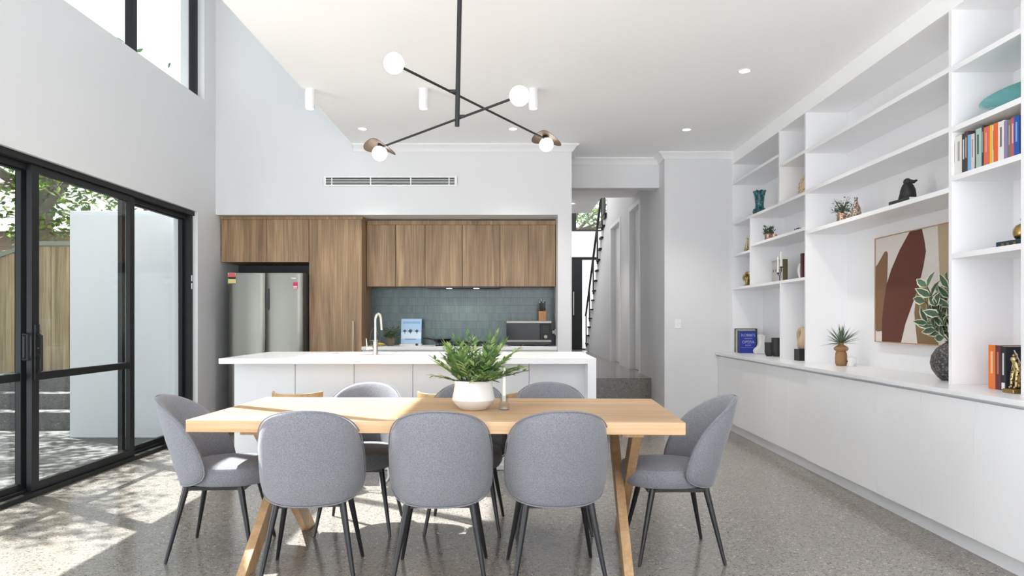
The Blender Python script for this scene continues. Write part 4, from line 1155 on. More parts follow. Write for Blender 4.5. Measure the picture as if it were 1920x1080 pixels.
# ---------------------------------------------------------------- table centrepiece
pp = thing('potted_plant', 'bushy bright green plant in a white ceramic pot on the dining table', 'potted plant', (PX(888, 3.76), 3.76, 0.7505))
MB().lathe([(0.0001, 0.0), (0.062, 0.0), (0.068, 0.003), (0.098, 0.030), (0.113, 0.052), (0.112, 0.062), (0.106, 0.09), (0.100, 0.125), (0.100, 0.145), (0.102, 0.150), (0.098, 0.153), (0.093, 0.150), (0.092, 0.13), (0.0001, 0.128)], (0,0,0), 56).build('pot', 'ceramic', pp)
MB().lathe([(0.0001, 0.133), (0.05, 0.134), (0.091, 0.131)], (0,0,0), 24).build('soil', 'soil', pp)
rp = random.Random(21)
lf = MB(); sm = MB()
N_ST = 48
for i in range(N_ST):
    a = 2 * PI * i * 0.618 + rp.uniform(-.2, .2)
    tilt = rp.uniform(0.05, 1.18) if i > 6 else rp.uniform(0.0, 0.5)
    Ls = rp.uniform(0.16, 0.25) * (1.12 - 0.22 * abs(tilt))
    d = Vector((math.cos(a) * math.sin(tilt), math.sin(a) * math.sin(tilt) * 0.85, math.cos(tilt)))
    if d.x < -0.2: Ls *= 0.92
    p0 = Vector((0.05 * math.cos(a), 0.05 * math.sin(a), 0.13))
    pts = []
    for k in range(8):
        t_ = k / 7
        pts.append(p0 + d * (Ls * t_) + Vector((math.cos(a) * 0.03 * t_ * t_, math.sin(a) * 0.03 * t_ * t_, -0.012 * t_ * t_ * tilt)))
    sm.tube(pts, [0.0028 - 0.0016 * k / 7 for k in range(8)], 5)
    nl = 8
    for k in range(nl):
        t_ = 0.22 + 0.78 * k / (nl - 1)
        ii = min(6, int(t_ * 7)); fr_ = t_ * 7 - ii
        q = pts[ii].lerp(pts[ii+1], min(1, fr_))
        tan = (pts[ii+1] - pts[ii]).normalized()
        sd = tan.cross(Vector((rp.uniform(-.3,.3), rp.uniform(-.3,.3), 1))).normalized()
        for sg in (-1, 1):
            dd = (tan * 0.75 + sd * sg * rp.uniform(0.5, 0.9) + Vector((0, 0, rp.uniform(-0.05, 0.3)))).normalized()
            LL = rp.uniform(0.042, 0.066) * (0.75 + 0.4 * math.sin(PI * min(1, t_)))
            lf.leaf(q, dd, (rp.uniform(-.3,.3), rp.uniform(-.3,.3), 1), LL, LL * 0.34, 0.3, rp.uniform(0, 0.25))
    lf.leaf(pts[-1], (pts[-1] - pts[-2]), (0.3, 0.3, 1), 0.055, 0.014)
lf.build('foliage', 'leaf', pp); sm.build('stems', 'stem', pp)

chd = thing('candle_holder', 'clear ribbed glass candle holder beside the planter on the dining table', 'candle holder', (PX(945, 3.74), 3.74, 0.7505))
MB().lathe([(0.0001, 0.0), (0.030, 0.0), (0.031, 0.004), (0.028, 0.010), (0.026, 0.022), (0.029, 0.028), (0.029, 0.034), (0.022, 0.040), (0.021, 0.052), (0.026, 0.058), (0.027, 0.075), (0.023, 0.076), (0.017, 0.058), (0.015, 0.045), (0.0001, 0.044)], (0,0,0), 32).build('glass_body', 'clearglass', chd)
cn = thing('candle', 'white taper candle standing in the glass holder on the dining table', 'candle', (PX(945, 3.74), 3.74, 0.7955))
MB().lathe([(0.0001, 0), (0.0105, 0), (0.0095, 0.165), (0.006, 0.173), (0.0001, 0.175)], (0,0,0), 20).build('wax', 'wax', cn)
MB().tube([(0,0,0.174), (0.001,0,0.184)], 0.0009, 5).build('wick', 'blackmat', cn)

# ---------------------------------------------------------------- low cabinets and bookcase on the right
CX = 2.36
ybs = [8.198] + [CX * F / (v - 960) for v in (1392, 1436, 1477.5, 1515, 1579, 1648, 1730, 1830)]
while ybs[-1] > 1.6: ybs.append(ybs[-1] - 0.5)
BG = 'white low cabinets below the bookcase bench'
places = ['in the far corner by the hallway', 'fourth from the far corner, behind the right end chair', 'in front of the brown clay vase', 'below the painting',
          'below the carved stone vase', 'nearest the viewer']
k = 0; i = 0
while i < len(ybs) - 1:
    j = min(i + 2, len(ybs) - 1)
    y1, y0 = ybs[i], ybs[j]
    lab = 'white handleless low cabinet ' + ['in the far corner under the blue opera books', 'second from the far corner, under the tall divider', 'under the clay vase with the spiky plant', 'under the painting', 'under the cheetah bookend at the right frame edge', 'beyond the right frame edge', 'last before the end'][min(k, 6)]
    t = thing('low_cabinet', lab, 'cabinet', (CX, (y0 + y1) / 2, 0), group=BG)
    c_ = (y0 + y1) / 2
    dx = 0.006 if y0 < 5.0 else 0.0
    bx('carcass', 'white', 0.022, XR - CX - 0.001, y0 - c_ + 0.0005, y1 - c_ - 0.0005, 0.10, 0.823, t)
    for a_, b_ in ([(ybs[j], ybs[i+1]), (ybs[i+1], ybs[i])] if j == i + 2 else [(ybs[j], ybs[i])]):
        push = -0.012 if b_ < 5.72 else 0.0
        bx('cabinet_door', 'white', push, 0.019 + push * 0, a_ - c_ + 0.0015, b_ - c_ - 0.0015, 0.105, 0.806, t, 0.001)
    bx('kickboard', 'white', 0.055, 0.075, y0 - c_, y1 - c_, 0.0, 0.0995, t)
    k += 1; i = j
yend = ybs[-1]
tag(MB().box(2.33, XR - 0.001, yend, 8.198, 0.8235, 0.85).build('bench_top', 'stone', None, smooth=False, bevel=0.0015), 'long white stone bench top running under the bookcase', 'worktop')

BX = 2.52; BK = XR - 0.001
bs = thing('bookcase', 'wall-to-wall white built-in bookcase above the long bench', 'bookcase', (BX, 0, 0.8505))
def rel(z): return z - 0.8505
W_ = 'white'
def YF(px): return BX * F / (px - 960)
D2, D3, D4, D5 = YF(1461), YF(1510), YF(1781.5), YF(1918)
D1 = YF(1406.5); D2l = YF(1463); D6 = D5 - 0.55; D7 = yend + 0.02
TOP = 3.0; th = 0.028
def shelf(y0, y1, z, t=0.026): bx('shelf', W_, 0, BK - BX - 0.006, y0 + 0.0005, y1 - 0.0005, rel(z) - t, rel(z), bs)
def divider(y, z0, z1, t=th): bx('divider', W_, 0, BK - BX - 0.006, y - t/2, y + t/2, rel(z0) + 0.0005, rel(z1) - 0.0005, bs)
bx('bulkhead', 'ceil', -0.001, BK - BX, D7, 8.198, rel(TOP), rel(ZC) - 0.001, bs)
bx('back_panel', W_, BK - BX - 0.0055, BK - BX, D7, 8.198, 0.0, rel(TOP) - 0.001, bs)
divider(8.188, 0.85, TOP, 0.018)
for y in (D3, D4, D5, D6, D7 + 0.02): divider(y, 0.85, TOP)
h = th / 2; FE = 8.179
ZA, ZB, ZCs, ZD, ZDp, ZE = 2.79, 2.685, 2.325, 1.965, 2.02, 1.59
divider(D2, ZCs, TOP); shelf(D2 + h, FE, ZA); shelf(D3 + h, D2 - h, ZB); shelf(D3 + h, FE, ZCs)
divider(D1, ZE, ZCs - 0.026); shelf(D1 + h, FE, ZD); shelf(D3 + h, D1 - h, ZDp); shelf(D3 + h, FE, ZE)
divider(D2l, 0.85, ZE - 0.026)
for z in (2.68, 2.335, 1.985): shelf(D4 + h, D3 - h, z, 0.03)
for z in (2.67, 2.325, 2.045, 1.60): shelf(D5 + h, D4 - h, z, 0.03)
for z in (2.67, 2.325, 1.90): shelf(D6 + h, D5 - h, z, 0.03); 
for z in (2.5, 2.0, 1.45): shelf(D7 + 0.04, D6 - h, z, 0.03)
pn = MB()
for y in (D4 + h + 0.002,):
    pass

# painting
pa = thing('painting', 'abstract canvas of brown and maroon leaf shapes on the bookcase back panel', 'painting', (BK - 0.0065, 4.62, 1.055))
PW, PH = 0.955, 0.795           # u runs from near (0) to far (PW); seen mirrored so use v = PW-u
bx('canvas', flat((0.68, 0.63, 0.59), 0.9), -0.035, 0, 0, PW, 0, PH, pa)
def blob(nm, pts, c, x):
    m_ = MB(); m_.prism([(PW * (1 - u), PH * v) for u, v in pts], 'X', x - 0.0006, x); m_.build(nm, flat(c, 0.9), pa, smooth=False)
blob('painted_shape', [(0.0, 0.73), (0.03, 0.75), (0.14, 0.86), (0.17, 0.865), (0.19, 0.84), (0.18, 0.6), (0.17, 0.45), (0.13, 0.20), (0.10, 0.10), (0.02, 0.095), (0.0, 0.11)], (0.21, 0.115, 0.06), -0.0352)
blob('painted_shape', [(0.50, 0.999), (0.66, 0.999), (0.69, 0.9), (0.71, 0.80), (0.68, 0.68), (0.62, 0.50), (0.52, 0.32), (0.44, 0.17), (0.38, 0.001), (0.10, 0.001), (0.10, 0.2), (0.13, 0.38), (0.17, 0.54), (0.24, 0.68), (0.36, 0.85)], (0.115, 0.035, 0.022), -0.0360)
blob('painted_shape', [(0.56, 0.27), (0.60, 0.50), (0.65, 0.55), (0.72, 0.50), (0.80, 0.30), (0.86, 0.001), (0.60, 0.001)], (0.20, 0.13, 0.055), -0.0354)
blob('painted_shape', [(0.85, 0.999), (0.999, 0.999), (0.999, 0.2), (0.93, 0.3), (0.87, 0.6)], (0.44, 0.35, 0.23), -0.0350)
fr_ = MB()
fr_.box(-0.042, 0, -0.006, 0, -0.006, PH + 0.006); fr_.box(-0.042, 0, PW, PW + 0.006, -0.006, PH + 0.006)
fr_.box(-0.042, 0, 0, PW, PH, PH + 0.006); fr_.box(-0.042, 0, 0, PW, -0.006, 0)
fr_.build('frame', 'wood_leg', pa, smooth=False)

# ---------------------------------------------------------------- books and objects on the shelves
def at(px, X): return X * F / (px - 960)
def book(label, x, y, z, w, hgt, depth, col, group, name='book', spine='Y', strip=None, bands=True):
    """upright book: spine faces -X (spine='X', w along Y) or -Y (spine='Y', w along X)"""
    t = thing(name, label, 'book', (x, y, z), 0, group)
    c = flat(col)
    if spine == 'X':
        bx('cover', c, 0, depth, -w/2, w/2, 0, hgt, t, 0.0012)
        bx('page_block', 'paper', 0.004, depth - 0.003, -w/2 + 0.0025, w/2 - 0.0025, hgt - 0.001, hgt + 0.0005, t)
        if strip: bx('spine_lettering', flat(strip), -0.0006, 0, -w*0.16, w*0.16, hgt*0.35, hgt*0.85, t)
    else:
        bx('cover', c, -w/2, w/2, 0, depth, 0, hgt, t, 0.0012)
        bx('page_block', 'paper', -w/2 + 0.0025, w/2 - 0.0025, 0.004, depth - 0.003, hgt - 0.001, hgt + 0.0005, t)
        if strip: bx('spine_lettering', flat(strip), -w*0.16, w*0.16, -0.0006, 0, hgt*0.35, hgt*0.85, t)
    return t
# row of books on the right-hand shelf
G1 = 'colourful books standing on the top book shelf'
row = [(44, 75, (0.68, 0.66, 0.62), .215, (0.12, 0.09, 0.07), 'thin white paperback with a brown spine mark, first at the left of the row'),
 (75, 175, (0.72, 0.71, 0.69), .222, (0.35, 0.33, 0.32), 'thick white book with faint grey spine lettering near the left of the row'),
 (175, 232, (0.045, 0.04, 0.042), .222, (0.75, 0.73, 0.7), 'black book with bold white spine lettering in the row'),
 (232, 282, (0.07, 0.04, 0.045), .226, (0.5, 0.42, 0.38), 'dark maroon-black book right of the black book in the row'),
 (282, 335, (0.18, 0.42, 0.66), .200, None, 'sky blue book in the row'),
 (335, 380, (0.66, 0.56, 0.55), .198, (0.3, 0.2, 0.2), 'pale pink book right of the sky blue book'),
 (380, 405, (0.03, 0.03, 0.035), .215, None, 'thin black book left of the mint patterned book'),
 (405, 480, (0.36, 0.52, 0.46), .214, (0.05, 0.08, 0.09), 'mint green book with dark pattern in the row'),
 (480, 515, (0.05, 0.035, 0.035), .224, (0.4, 0.35, 0.3), 'thin dark book left of the coral red book'),
 (515, 590, (0.62, 0.13, 0.09), .208, (0.7, 0.3, 0.22), 'coral red book in the row'),
 (590, 635, (0.80, 0.50, 0.04), .210, None, 'yellow book in the row'),
 (635, 680, (0.72, 0.66, 0.56), .204, (0.5, 0.12, 0.1), 'cream book between the yellow and orange books'),
 (680, 745, (0.72, 0.12, 0.02), .206, None, 'bright orange-red book in the row'),
 (745, 840, (0.76, 0.74, 0.71), .205, (0.15, 0.14, 0.14), 'thick white book with a small dark square on its spine'),
 (840, 885, (0.25, 0.20, 0.38), .198, None, 'lavender book in the row'),
 (885, 935, (0.20, 0.17, 0.11), .196, (0.4, 0.42, 0.3), 'olive brown illustrated book right of the lavender book'),
 (935, 1000, (0.50, 0.10, 0.12), .200, (0.75, 0.45, 0.5), 'pink and red illustrated book in the row'),
 (1000, 1085, (0.015, 0.08, 0.36), .198, (0.2, 0.35, 0.6), 'thick royal blue book in the row'),
 (1085, 1140, (0.40, 0.40, 0.16), .196, None, 'olive green book right of the royal blue book'),
 (1140, 1200, (0.28, 0.46, 0.62), .194, None, 'light blue book at the right end of the row')]
XB = 2.53
for u0, u1, c, hg, st_, lab in row:
    ya, yb = at(1780 + u0 / 8.307, XB), at(1780 + u1 / 8.307, XB)
    if yb < D5 + h + 0.002: yb = D5 + h + 0.002
    if ya > D4 - h - 0.001: ya = D4 - h - 0.001
    w = ya - yb - 0.0015
    if w < 0.004: continue
    book(lab, XB + R.uniform(0, 0.012), (ya + yb) / 2, 2.0455, w, hg, R.uniform(0.14, 0.17), c, G1, spine='X', strip=st_)

# turquoise bowl
bw = thing('glass_bowl', 'wide shallow turquoise glass bowl on an upper shelf at the right', 'bowl', (2.70, 3.80, 2.3255))
MB().lathe([(0.0001, 0.0), (0.05, 0.0), (0.055, 0.004), (0.10, 0.028), (0.150, 0.066), (0.158, 0.070), (0.158, 0.074), (0.145, 0.072), (0.095, 0.036), (0.05, 0.012), (0.0001, 0.008)], (0,0,0), 56).build('bowl_body', 'bowl', bw).rotation_euler = (0.25, -0.55, 0)
bw.location = (2.70, 3.82, 2.3255 + 0.042)

# gold pomegranates on dark teal book
z = 1.6005
pb = thing('pomegranate_book', 'dark teal book lying flat under the gold pomegranate', 'book', (2.60, 3.70, z))
bx('cover', flat((0.012, 0.045, 0.055)), 0, 0.20, -0.14, 0.14, 0, 0.036, pb, 0.002)
bx('page_block', 'paper', 0.006, 0.201, -0.141, 0.141, 0.004, 0.032, pb)
for dy in (-0.06, 0.0, 0.05, 0.09):
    bx('spine_ornament', 'brass', -0.0008, 0, dy - 0.012, dy + 0.008, 0.009, 0.026, pb)
pb['label'] = 'dark teal book with gold spine ornaments lying flat under the gold pomegranate'
def pomegranate(x, y, s, lab):
    t = thing('pomegranate_ornament', lab, 'ornament', (x, y, z + 0.0365), 0.4, group='gold pomegranate ornaments')
    mb = MB(); n = 12
    prof = [(0.0001, 0.0), (0.022, 0.0), (0.042, 0.014), (0.051, 0.038), (0.049, 0.062), (0.036, 0.083), (0.014, 0.094), (0.009, 0.100), (0.009, 0.108), (0.013, 0.114)]
    mb.lathe([(r_ * s, z_ * s) for r_, z_ in prof], (0,0,0), 24)
    o = mb.build('fruit', 'brass', t)
    cr = MB()
    for i in range(6):
        a = 2*PI*i/6
        cr.leaf((0.006*s*math.cos(a), 0.006*s*math.sin(a), 0.104*s), (math.cos(a), math.sin(a), 0.9), (-math.cos(a), -math.sin(a), 1), 0.024*s, 0.014*s)
    cr.build('crown', 'brass', t)
pomegranate(2.68, 3.745, 0.95, 'gold pomegranate ornament standing on the dark teal book')
pomegranate(2.70, 3.635, 0.8, 'second gold pomegranate half cut off at the right frame edge')

# black bird figure on two books
bk2 = 'books lying flat under the black figurine'
def flatbook(lab, x, y, z, dx, dy, t_, col, rz):
    t = thing('book', lab, 'book', (x, y, z), rz, group=bk2)
    bx('cover', flat(col), -dx/2, dx/2, -dy/2, dy/2, 0, t_, t, 0.0015)
    bx('page_block', 'paper', -dx/2 + 0.004, dx/2 + 0.0006, -dy/2 - 0.0006, dy/2 + 0.0006, 0.003, t_ - 0.003, t)
flatbook('dark red book lying flat, lower one under the black figurine', 2.69, 4.83, 1.9855, 0.17, 0.24, 0.022, (0.28, 0.03, 0.03), 0)
flatbook('black and white book lying flat, upper one under the black figurine', 2.695, 4.83, 2.008, 0.17, 0.235, 0.026, (0.03, 0.03, 0.03), 0.04)
fg2 = thing('bird_figurine', 'small matte black bird-like figurine standing on two books', 'figurine', (2.67, 4.82, 2.0345), 0.6)
fb = MB()
fb.lathe([(0.0001, 0), (0.040, 0.0), (0.046, 0.02), (0.042, 0.06), (0.032, 0.09), (0.022, 0.105), (0.0001, 0.108)], (0,0,0), 24, sx=1.0, sy=1.15)
fb.build('figure_body', 'blackmat', fg2)
hb = MB(); hb.ball((0.0, 0.004, 0.118), (0.022, 0.026, 0.024)); hb.tube([(0.0, -0.015, 0.118), (0.0, -0.04, 0.112), (0.0, -0.06, 0.120)], [0.014, 0.011, 0.006], 12); hb.build('head', 'blackmat', fg2)
wg = MB(); wg.ball((0.034, 0.0, 0.055), (0.012, 0.03, 0.05)); wg.ball((-0.034, 0.0, 0.055), (0.012, 0.03, 0.05)); wg.tube([(0, 0.035, 0.04), (0, 0.06, 0.005)], [0.02, 0.006], 10); wg.build('wings', 'blackmat', fg2)

# small plant, votives and mosaic bottle
z = 1.9855
t = thing('potted_plant', 'small leafy plant in a copper pot on the middle shelf', 'potted plant', (2.60, at(1579, 2.60), z))
MB().lathe([(0.0001, 0), (0.036, 0), (0.039, 0.004), (0.039, 0.072), (0.035, 0.074), (0.035, 0.06), (0.0001, 0.06)], (0,0,0), 28).build('pot', 'copper', t)
bush(t, 'leafgrey', 260, 0.085, 0.13, 0.085, 0.022, 0.015, 9, 12)
t = thing('mosaic_bottle', 'bronze mosaic glass bottle beside the small leafy plant', 'bottle', (2.62, at(1605, 2.62), z))
MB().lathe([(0.0001, 0), (0.034, 0), (0.038, 0.01), (0.038, 0.05), (0.032, 0.085), (0.018, 0.115), (0.011, 0.135), (0.011, 0.155), (0.014, 0.158), (0.014, 0.168), (0.009, 0.168), (0.009, 0.15)], (0,0,0), 28).build('bottle_body', 'mosaic', t)
for px, lab in ((1590, 'small copper votive cup between the leafy plant and mosaic bottle'), (1597, 'small bronze votive cup touching the mosaic bottle')):
    t = thing('votive_cup', lab, 'votive', (2.565, at(px, 2.565) , z), group='votive cups on the middle shelf')
    MB().lathe([(0.0001, 0), (0.020, 0), (0.024, 0.012), (0.022, 0.034), (0.019, 0.034), (0.019, 0.02), (0.0001, 0.02)], (0,0,0), 22).build('cup', 'mosaic', t)

# carved vase with variegated branches
z = 0.8505
vy = at(1787, 2.70)
t = thing('stone_vase', 'round dark carved vase with variegated leafy branches, half hidden by the divider', 'vase', (2.70, vy, z))
MB().lathe([(0.0001, 0), (0.062, 0.0), (0.085, 0.02), (0.115, 0.065), (0.124, 0.105), (0.117, 0.15), (0.090, 0.195), (0.055, 0.222), (0.040, 0.232), (0.044, 0.24), (0.036, 0.24), (0.034, 0.22), (0.0001, 0.21)], (0,0,0), 48).build('vase_body', 'pebble', t)
br = thing('leafy_branches', 'variegated green and cream leafy branches standing in the carved vase', 'branches', (2.70, vy, z + 0.2115))
rv = random.Random(4); lm = MB(); sm_ = MB()
for i in range(19):
    a = rv.uniform(0, 2*PI)
    dirx = math.cos(a) * 0.40; diry = math.sin(a)
    tilt = rv.uniform(0.15, 0.85)
    d = Vector((dirx * math.sin(tilt) - 0.08, abs(diry) * math.sin(tilt) * (0.9 if rv.random() < 0.85 else -0.4), math.cos(tilt))).normalized()
    Ls = rv.uniform(0.24, 0.42)
    pts = [d * (Ls * q / 5) + Vector((0, 0, -0.05 * (q / 5) ** 2 * tilt)) for q in range(6)]
    pts = [Vector((max(-0.16, min(0.14, p.x)), min(p.y, 0.4), p.z)) for p in pts]
    if d.y < 0: pts = [Vector((p.x, max(p.y, -0.15), p.z)) for p in pts]
    sm_.tube(pts, 0.0035, 6)
    for q in range(5):
        for sg in (-1, 1):
            tq = 0.35 + 0.65 * q / 4
            p = pts[0].lerp(pts[5], tq)
            tan = (pts[5] - pts[0]).normalized()
            sd_ = tan.cross(Vector((1, rv.uniform(-.4,.4), rv.uniform(-.4,.4)))).normalized()
            dd = tan * 0.6 + sd_ * sg * 0.8 + Vector((rv.uniform(-.35, .1), 0, rv.uniform(-.1, .35)))
            lm.leaf(p, dd, (-1, rv.uniform(-.5,.5), rv.uniform(-.2,.7)), rv.uniform(0.085, 0.125), rv.uniform(0.040, 0.056), 0.25, rv.uniform(0, 0.2), border=1)
lm.build('leaves', ['leafvar', 'leafedge'], br); sm_.build('stems', 'stem', br)

# clay vase with spiky plant
cy_ = at(1577, 2.66)
t = thing('clay_vase', 'brown clay vase with a bulging collar on the long bench', 'vase', (2.66, cy_, z))
MB().lathe([(0.0001, 0), (0.036, 0), (0.044, 0.02), (0.046, 0.06), (0.043, 0.10), (0.036, 0.118), (0.050, 0.124), (0.056, 0.137), (0.052, 0.150), (0.034, 0.162), (0.021, 0.170), (0.019, 0.186), (0.015, 0.186), (0.014, 0.17)], (0,0,0), 40).build('vase_body', 'terracotta', t)
t = thing('spiky_leaves', 'spiky narrow green leaves fanning out of the brown clay vase', 'plant', (2.66, cy_, z + 0.175))
ra = random.Random(12); lm = MB()
for i in range(70):
    a = ra.uniform(0, 2*PI); tl = ra.uniform(0.1, 1.55)
    d = Vector((math.cos(a) * math.sin(tl), math.sin(a) * math.sin(tl), math.cos(tl)))
    lm.leaf((0, 0, 0.0), d, (ra.uniform(-1,1), ra.uniform(-1,1), 1), ra.uniform(0.12, 0.18), 0.009, 0.3, 0.12 * tl)
lm.build('leaves', 'leafgrey', t)
MB().tube([(0,0,-0.08), (0,0,0.03)], 0.009, 8).build('stem', 'stem', t)
t = thing('white_mug', 'small white mug with a dark mark beside the brown clay vase', 'mug', (2.72, at(1597, 2.72), z))
MB().lathe([(0.0001, 0), (0.033, 0), (0.036, 0.004), (0.036, 0.068), (0.034, 0.07), (0.032, 0.066), (0.032, 0.01), (0.0001, 0.008)], (0,0,0), 32).build('cup', 'ceramic', t)
MB().tube([(0.0, -0.034, 0.06), (0.0, -0.055, 0.052), (0.0, -0.058, 0.03), (0.0, -0.036, 0.015)], 0.005, 8).build('handle', 'ceramic', t)
MB().prism([(0.011*math.cos(2*PI*i/10)*(1 if i % 2 else .45), 0.038 + 0.011*math.sin(2*PI*i/10)*(1 if i % 2 else .45)) for i in range(10)], 'X', -0.0375, -0.0345).build('dark_mark', 'dark', t, smooth=False)

# cheetah bookend and books on the bench
G2 = 'upright books beside the cheetah bookend'
zb = z; XC = 2.58
for px0, px1, c, hg, lab, st_ in ((1853, 1866, (0.72, 0.18, 0.03), 0.236, 'orange book at the left of the books beside the cheetah', (0.78, 0.45, 0.26)),
     (1866, 1876, (0.13, 0.03, 0.035), 0.235, 'burgundy book between the orange and the black book', (0.45, 0.16, 0.1)),
     (1876, 1886, (0.015, 0.018, 0.025), 0.230, 'black book with a white diagonal line on its cover, beside the cheetah', (0.6, 0.6, 0.6))):
    ya, yb = at(px0, XC), at(px1, XC)
    b = book(lab, XC, (ya + yb) / 2, zb, ya - yb - 0.001, hg, 0.22, c, G2, spine='X', strip=st_)
    if px0 == 1876:
        yy = -(ya - yb - 0.001) / 2
        bx('spine_foot', 'trim', -0.0007, 0, -0.012, 0.012, 0.005, 0.04, b)
        MB().prism([(0.040, 0.212), (0.047, 0.212), (0.105, 0.09), (0.098, 0.09)], 'Y', yy - 0.0008, yy).build('cover_line', 'trim', b, smooth=False)
cx_ = PX(1908, 3.62)
t = thing('cheetah_bookend', 'spotted gold seated cheetah bookend on the long bench', 'bookend', (cx_, 3.62, zb))
bx('plinth', 'brass', -0.052, 0.075, -0.04, 0.04, 0.0, 0.02, t, 0.004)
P_ = [(0.035, 0, 0.055), (0.028, 0, 0.09), (0.008, 0, 0.125), (-0.008, 0, 0.150), (-0.018, 0, 0.176), (-0.036, 0, 0.170),
      (-0.010, -0.016, 0.115), (-0.018, -0.017, 0.07), (-0.020, -0.017, 0.03), (-0.034, -0.017, 0.026),
      (-0.010, 0.016, 0.115), (-0.018, 0.017, 0.07), (-0.020, 0.017, 0.03), (-0.034, 0.017, 0.026),
      (0.018, -0.026, 0.05), (0.026, -0.028, 0.028), (0.0, -0.028, 0.026), (0.018, 0.026, 0.05), (0.026, 0.028, 0.028), (0.0, 0.028, 0.026),
      (0.056, 0, 0.032), (0.062, 0.02, 0.028), (0.045, 0.036, 0.028)]
E_ = [(0,1),(1,2),(2,3),(3,4),(4,5),(2,6),(6,7),(7,8),(8,9),(2,10),(10,11),(11,12),(12,13),(0,14),(14,15),(15,16),(0,17),(17,18),(18,19),(0,20),(20,21),(21,22)]
R_ = [0.030,0.028,0.023,0.016,0.019,0.009, 0.011,0.008,0.0065,0.006, 0.011,0.008,0.0065,0.006, 0.018,0.012,0.007, 0.018,0.012,0.007, 0.008,0.005,0.004]
skin('cheetah_body', P_, E_, R_, 'cheetah', t)
er = MB()
for sy in (-1, 1): er.lathe([(0.007, 0), (0.005, 0.008), (0.0001, 0.014)], (-0.012, 0.011*sy, 0.188), 10)
er.build('ears', 'cheetah', t)

# ---- left bays
t = thing('teal_vase', 'tall glossy teal vase with a flared rim in the upper left bay', 'vase', (2.63, at(1424, 2.63), 2.3255))
n_ = 32; vb = MB()
prof = [(0.0001, 0), (0.045, 0), (0.060, 0.018), (0.067, 0.045), (0.062, 0.072), (0.044, 0.085), (0.042, 0.12), (0.046, 0.18), (0.055, 0.235), (0.066, 0.265), (0.062, 0.266), (0.050, 0.235), (0.04, 0.18)]
for r_, z_ in prof:
    for j in range(n_):
        a = 2*PI*j/n_; k_ = 1 + 0.07 * math.cos(8*a + z_ * 40) * (1 if r_ > 0.03 else 0)
        vb.v.append((r_*k_*math.cos(a), r_*k_*math.sin(a), z_ + (0.006*math.cos(8*a) if z_ > 0.26 else 0)))
for i in range(len(prof)-1):
    for j in range(n_): vb.face((i*n_+j, i*n_+(j+1) % n_, (i+1)*n_+(j+1) % n_, (i+1)*n_+j))
vb.build('vase_body', 'tealglass', t)
# fossil slice
t = thing('fossil_slice', 'large cream and brown fossil slice leaning in the upper bay', 'fossil', (2.66, at(1494, 2.66) - 0.15, 2.3255), 0.0)
fs = MB(); k_ = 26; pts = []
for i in range(k_):
    a = 2*PI*i/k_
    rr = 1 + 0.05*math.sin(3*a+1) + 0.03*math.sin(7*a)
    pts.append((0.17*rr*math.cos(a), max(0.0, 0.138 + 0.145*rr*math.sin(a))))
fs.prism(pts, 'X', -0.009, 0.009)
fo = fs.build('slice', 'fossil', t, smooth=False, bevel=0.004); fo.rotation_euler = (0, 0.22, 0.0)
# giraffe-ish figurine
t = thing('gold_animal_figurine', 'small gold animal figurine with a raised neck beside the narrow divider', 'figurine', (2.60, at(1400, 2.60), 1.9655), 0.0)
P_ = [(0, 0, 0.045), (0, 0.035, 0.05), (0, -0.012, 0.085), (0, -0.02, 0.13), (0, -0.024, 0.155), (0, 0.01, 0.160), (0.015, 0.03, 0.02), (-0.015, 0.03, 0.02), (0.014, -0.01, 0.012), (-0.014, -0.01, 0.012)]
skin('animal_body', P_, [(0,1),(0,2),(2,3),(3,4),(4,5),(1,6),(1,7),(0,8),(0,9)], [0.024,0.022,0.016,0.011,0.012,0.006,0.012,0.012,0.010,0.010], 'cheetah', t)
# gold knot
t = thing('gold_knot', 'gold knotted rope ornament in the lower small bay', 'ornament', (2.63, at(1402, 2.63), 1.5905))
pts = []
for i in range(140):
    a = 2*PI*i/140
    x = math.sin(a) + 2*math.sin(2*a); y = math.cos(a) - 2*math.cos(2*a); q = -math.sin(3*a)
    pts.append((q*0.024, x*0.027, 0.0975 + y*0.027))
MB().tube(pts, 0.0145, 12, closed=True).build('knot', 'brass', t)
pts = [(0.03*math.cos(2*PI*i/40), 0.055*math.sin(2*PI*i/40), 0.0125 + 0.0) for i in range(40)]
MB().tube(pts, 0.0115, 10, closed=True).build('coil', 'brass', t)
# succulent in copper pot + votive + dish + blue box
z = 2.0205
t = thing('succulent', 'small dark succulent in a square copper pot', 'potted plant', (2.60, at(1441, 2.60), z))
MB().lathe([(0.0001, 0), (0.036, 0), (0.038, 0.003), (0.038, 0.07), (0.034, 0.071), (0.034, 0.06), (0.0001, 0.06)], (0,0,0), 24).build('pot', 'copper', t)
bush(t, 'leafdark', 120, 0.055, 0.10, 0.07, 0.03, 0.017, 31, 10, updir=1.2, out=0.4)
t = thing('votive_cup', 'copper votive cup right of the succulent', 'votive', (2.60, at(1452, 2.60), z))
MB().lathe([(0.0001, 0), (0.025, 0), (0.027, 0.004), (0.027, 0.046), (0.024, 0.047), (0.023, 0.02), (0.0001, 0.02)], (0,0,0), 24).build('cup', 'copper', t)
t = thing('white_dish', 'tiny white dish on the succulent shelf', 'dish', (2.60, at(1478, 2.60), z))
MB().lathe([(0.0001, 0), (0.018, 0), (0.032, 0.014), (0.030, 0.015), (0.017, 0.004), (0.0001, 0.003)], (0,0,0), 24).build('dish_body', 'ceramic', t)
t = thing('blue_patterned_box', 'tiny navy and white patterned box near the right end of the succulent shelf', 'box', (2.60, at(1496, 2.60), z))
bx('box_body', flat((0.03, 0.03, 0.12)), -0.02, 0.02, -0.035, 0.035, 0, 0.034, t, 0.003)
bx('lid_band', 'trim', -0.021, 0.021, -0.011, 0.006, 0, 0.0345, t, 0.002)

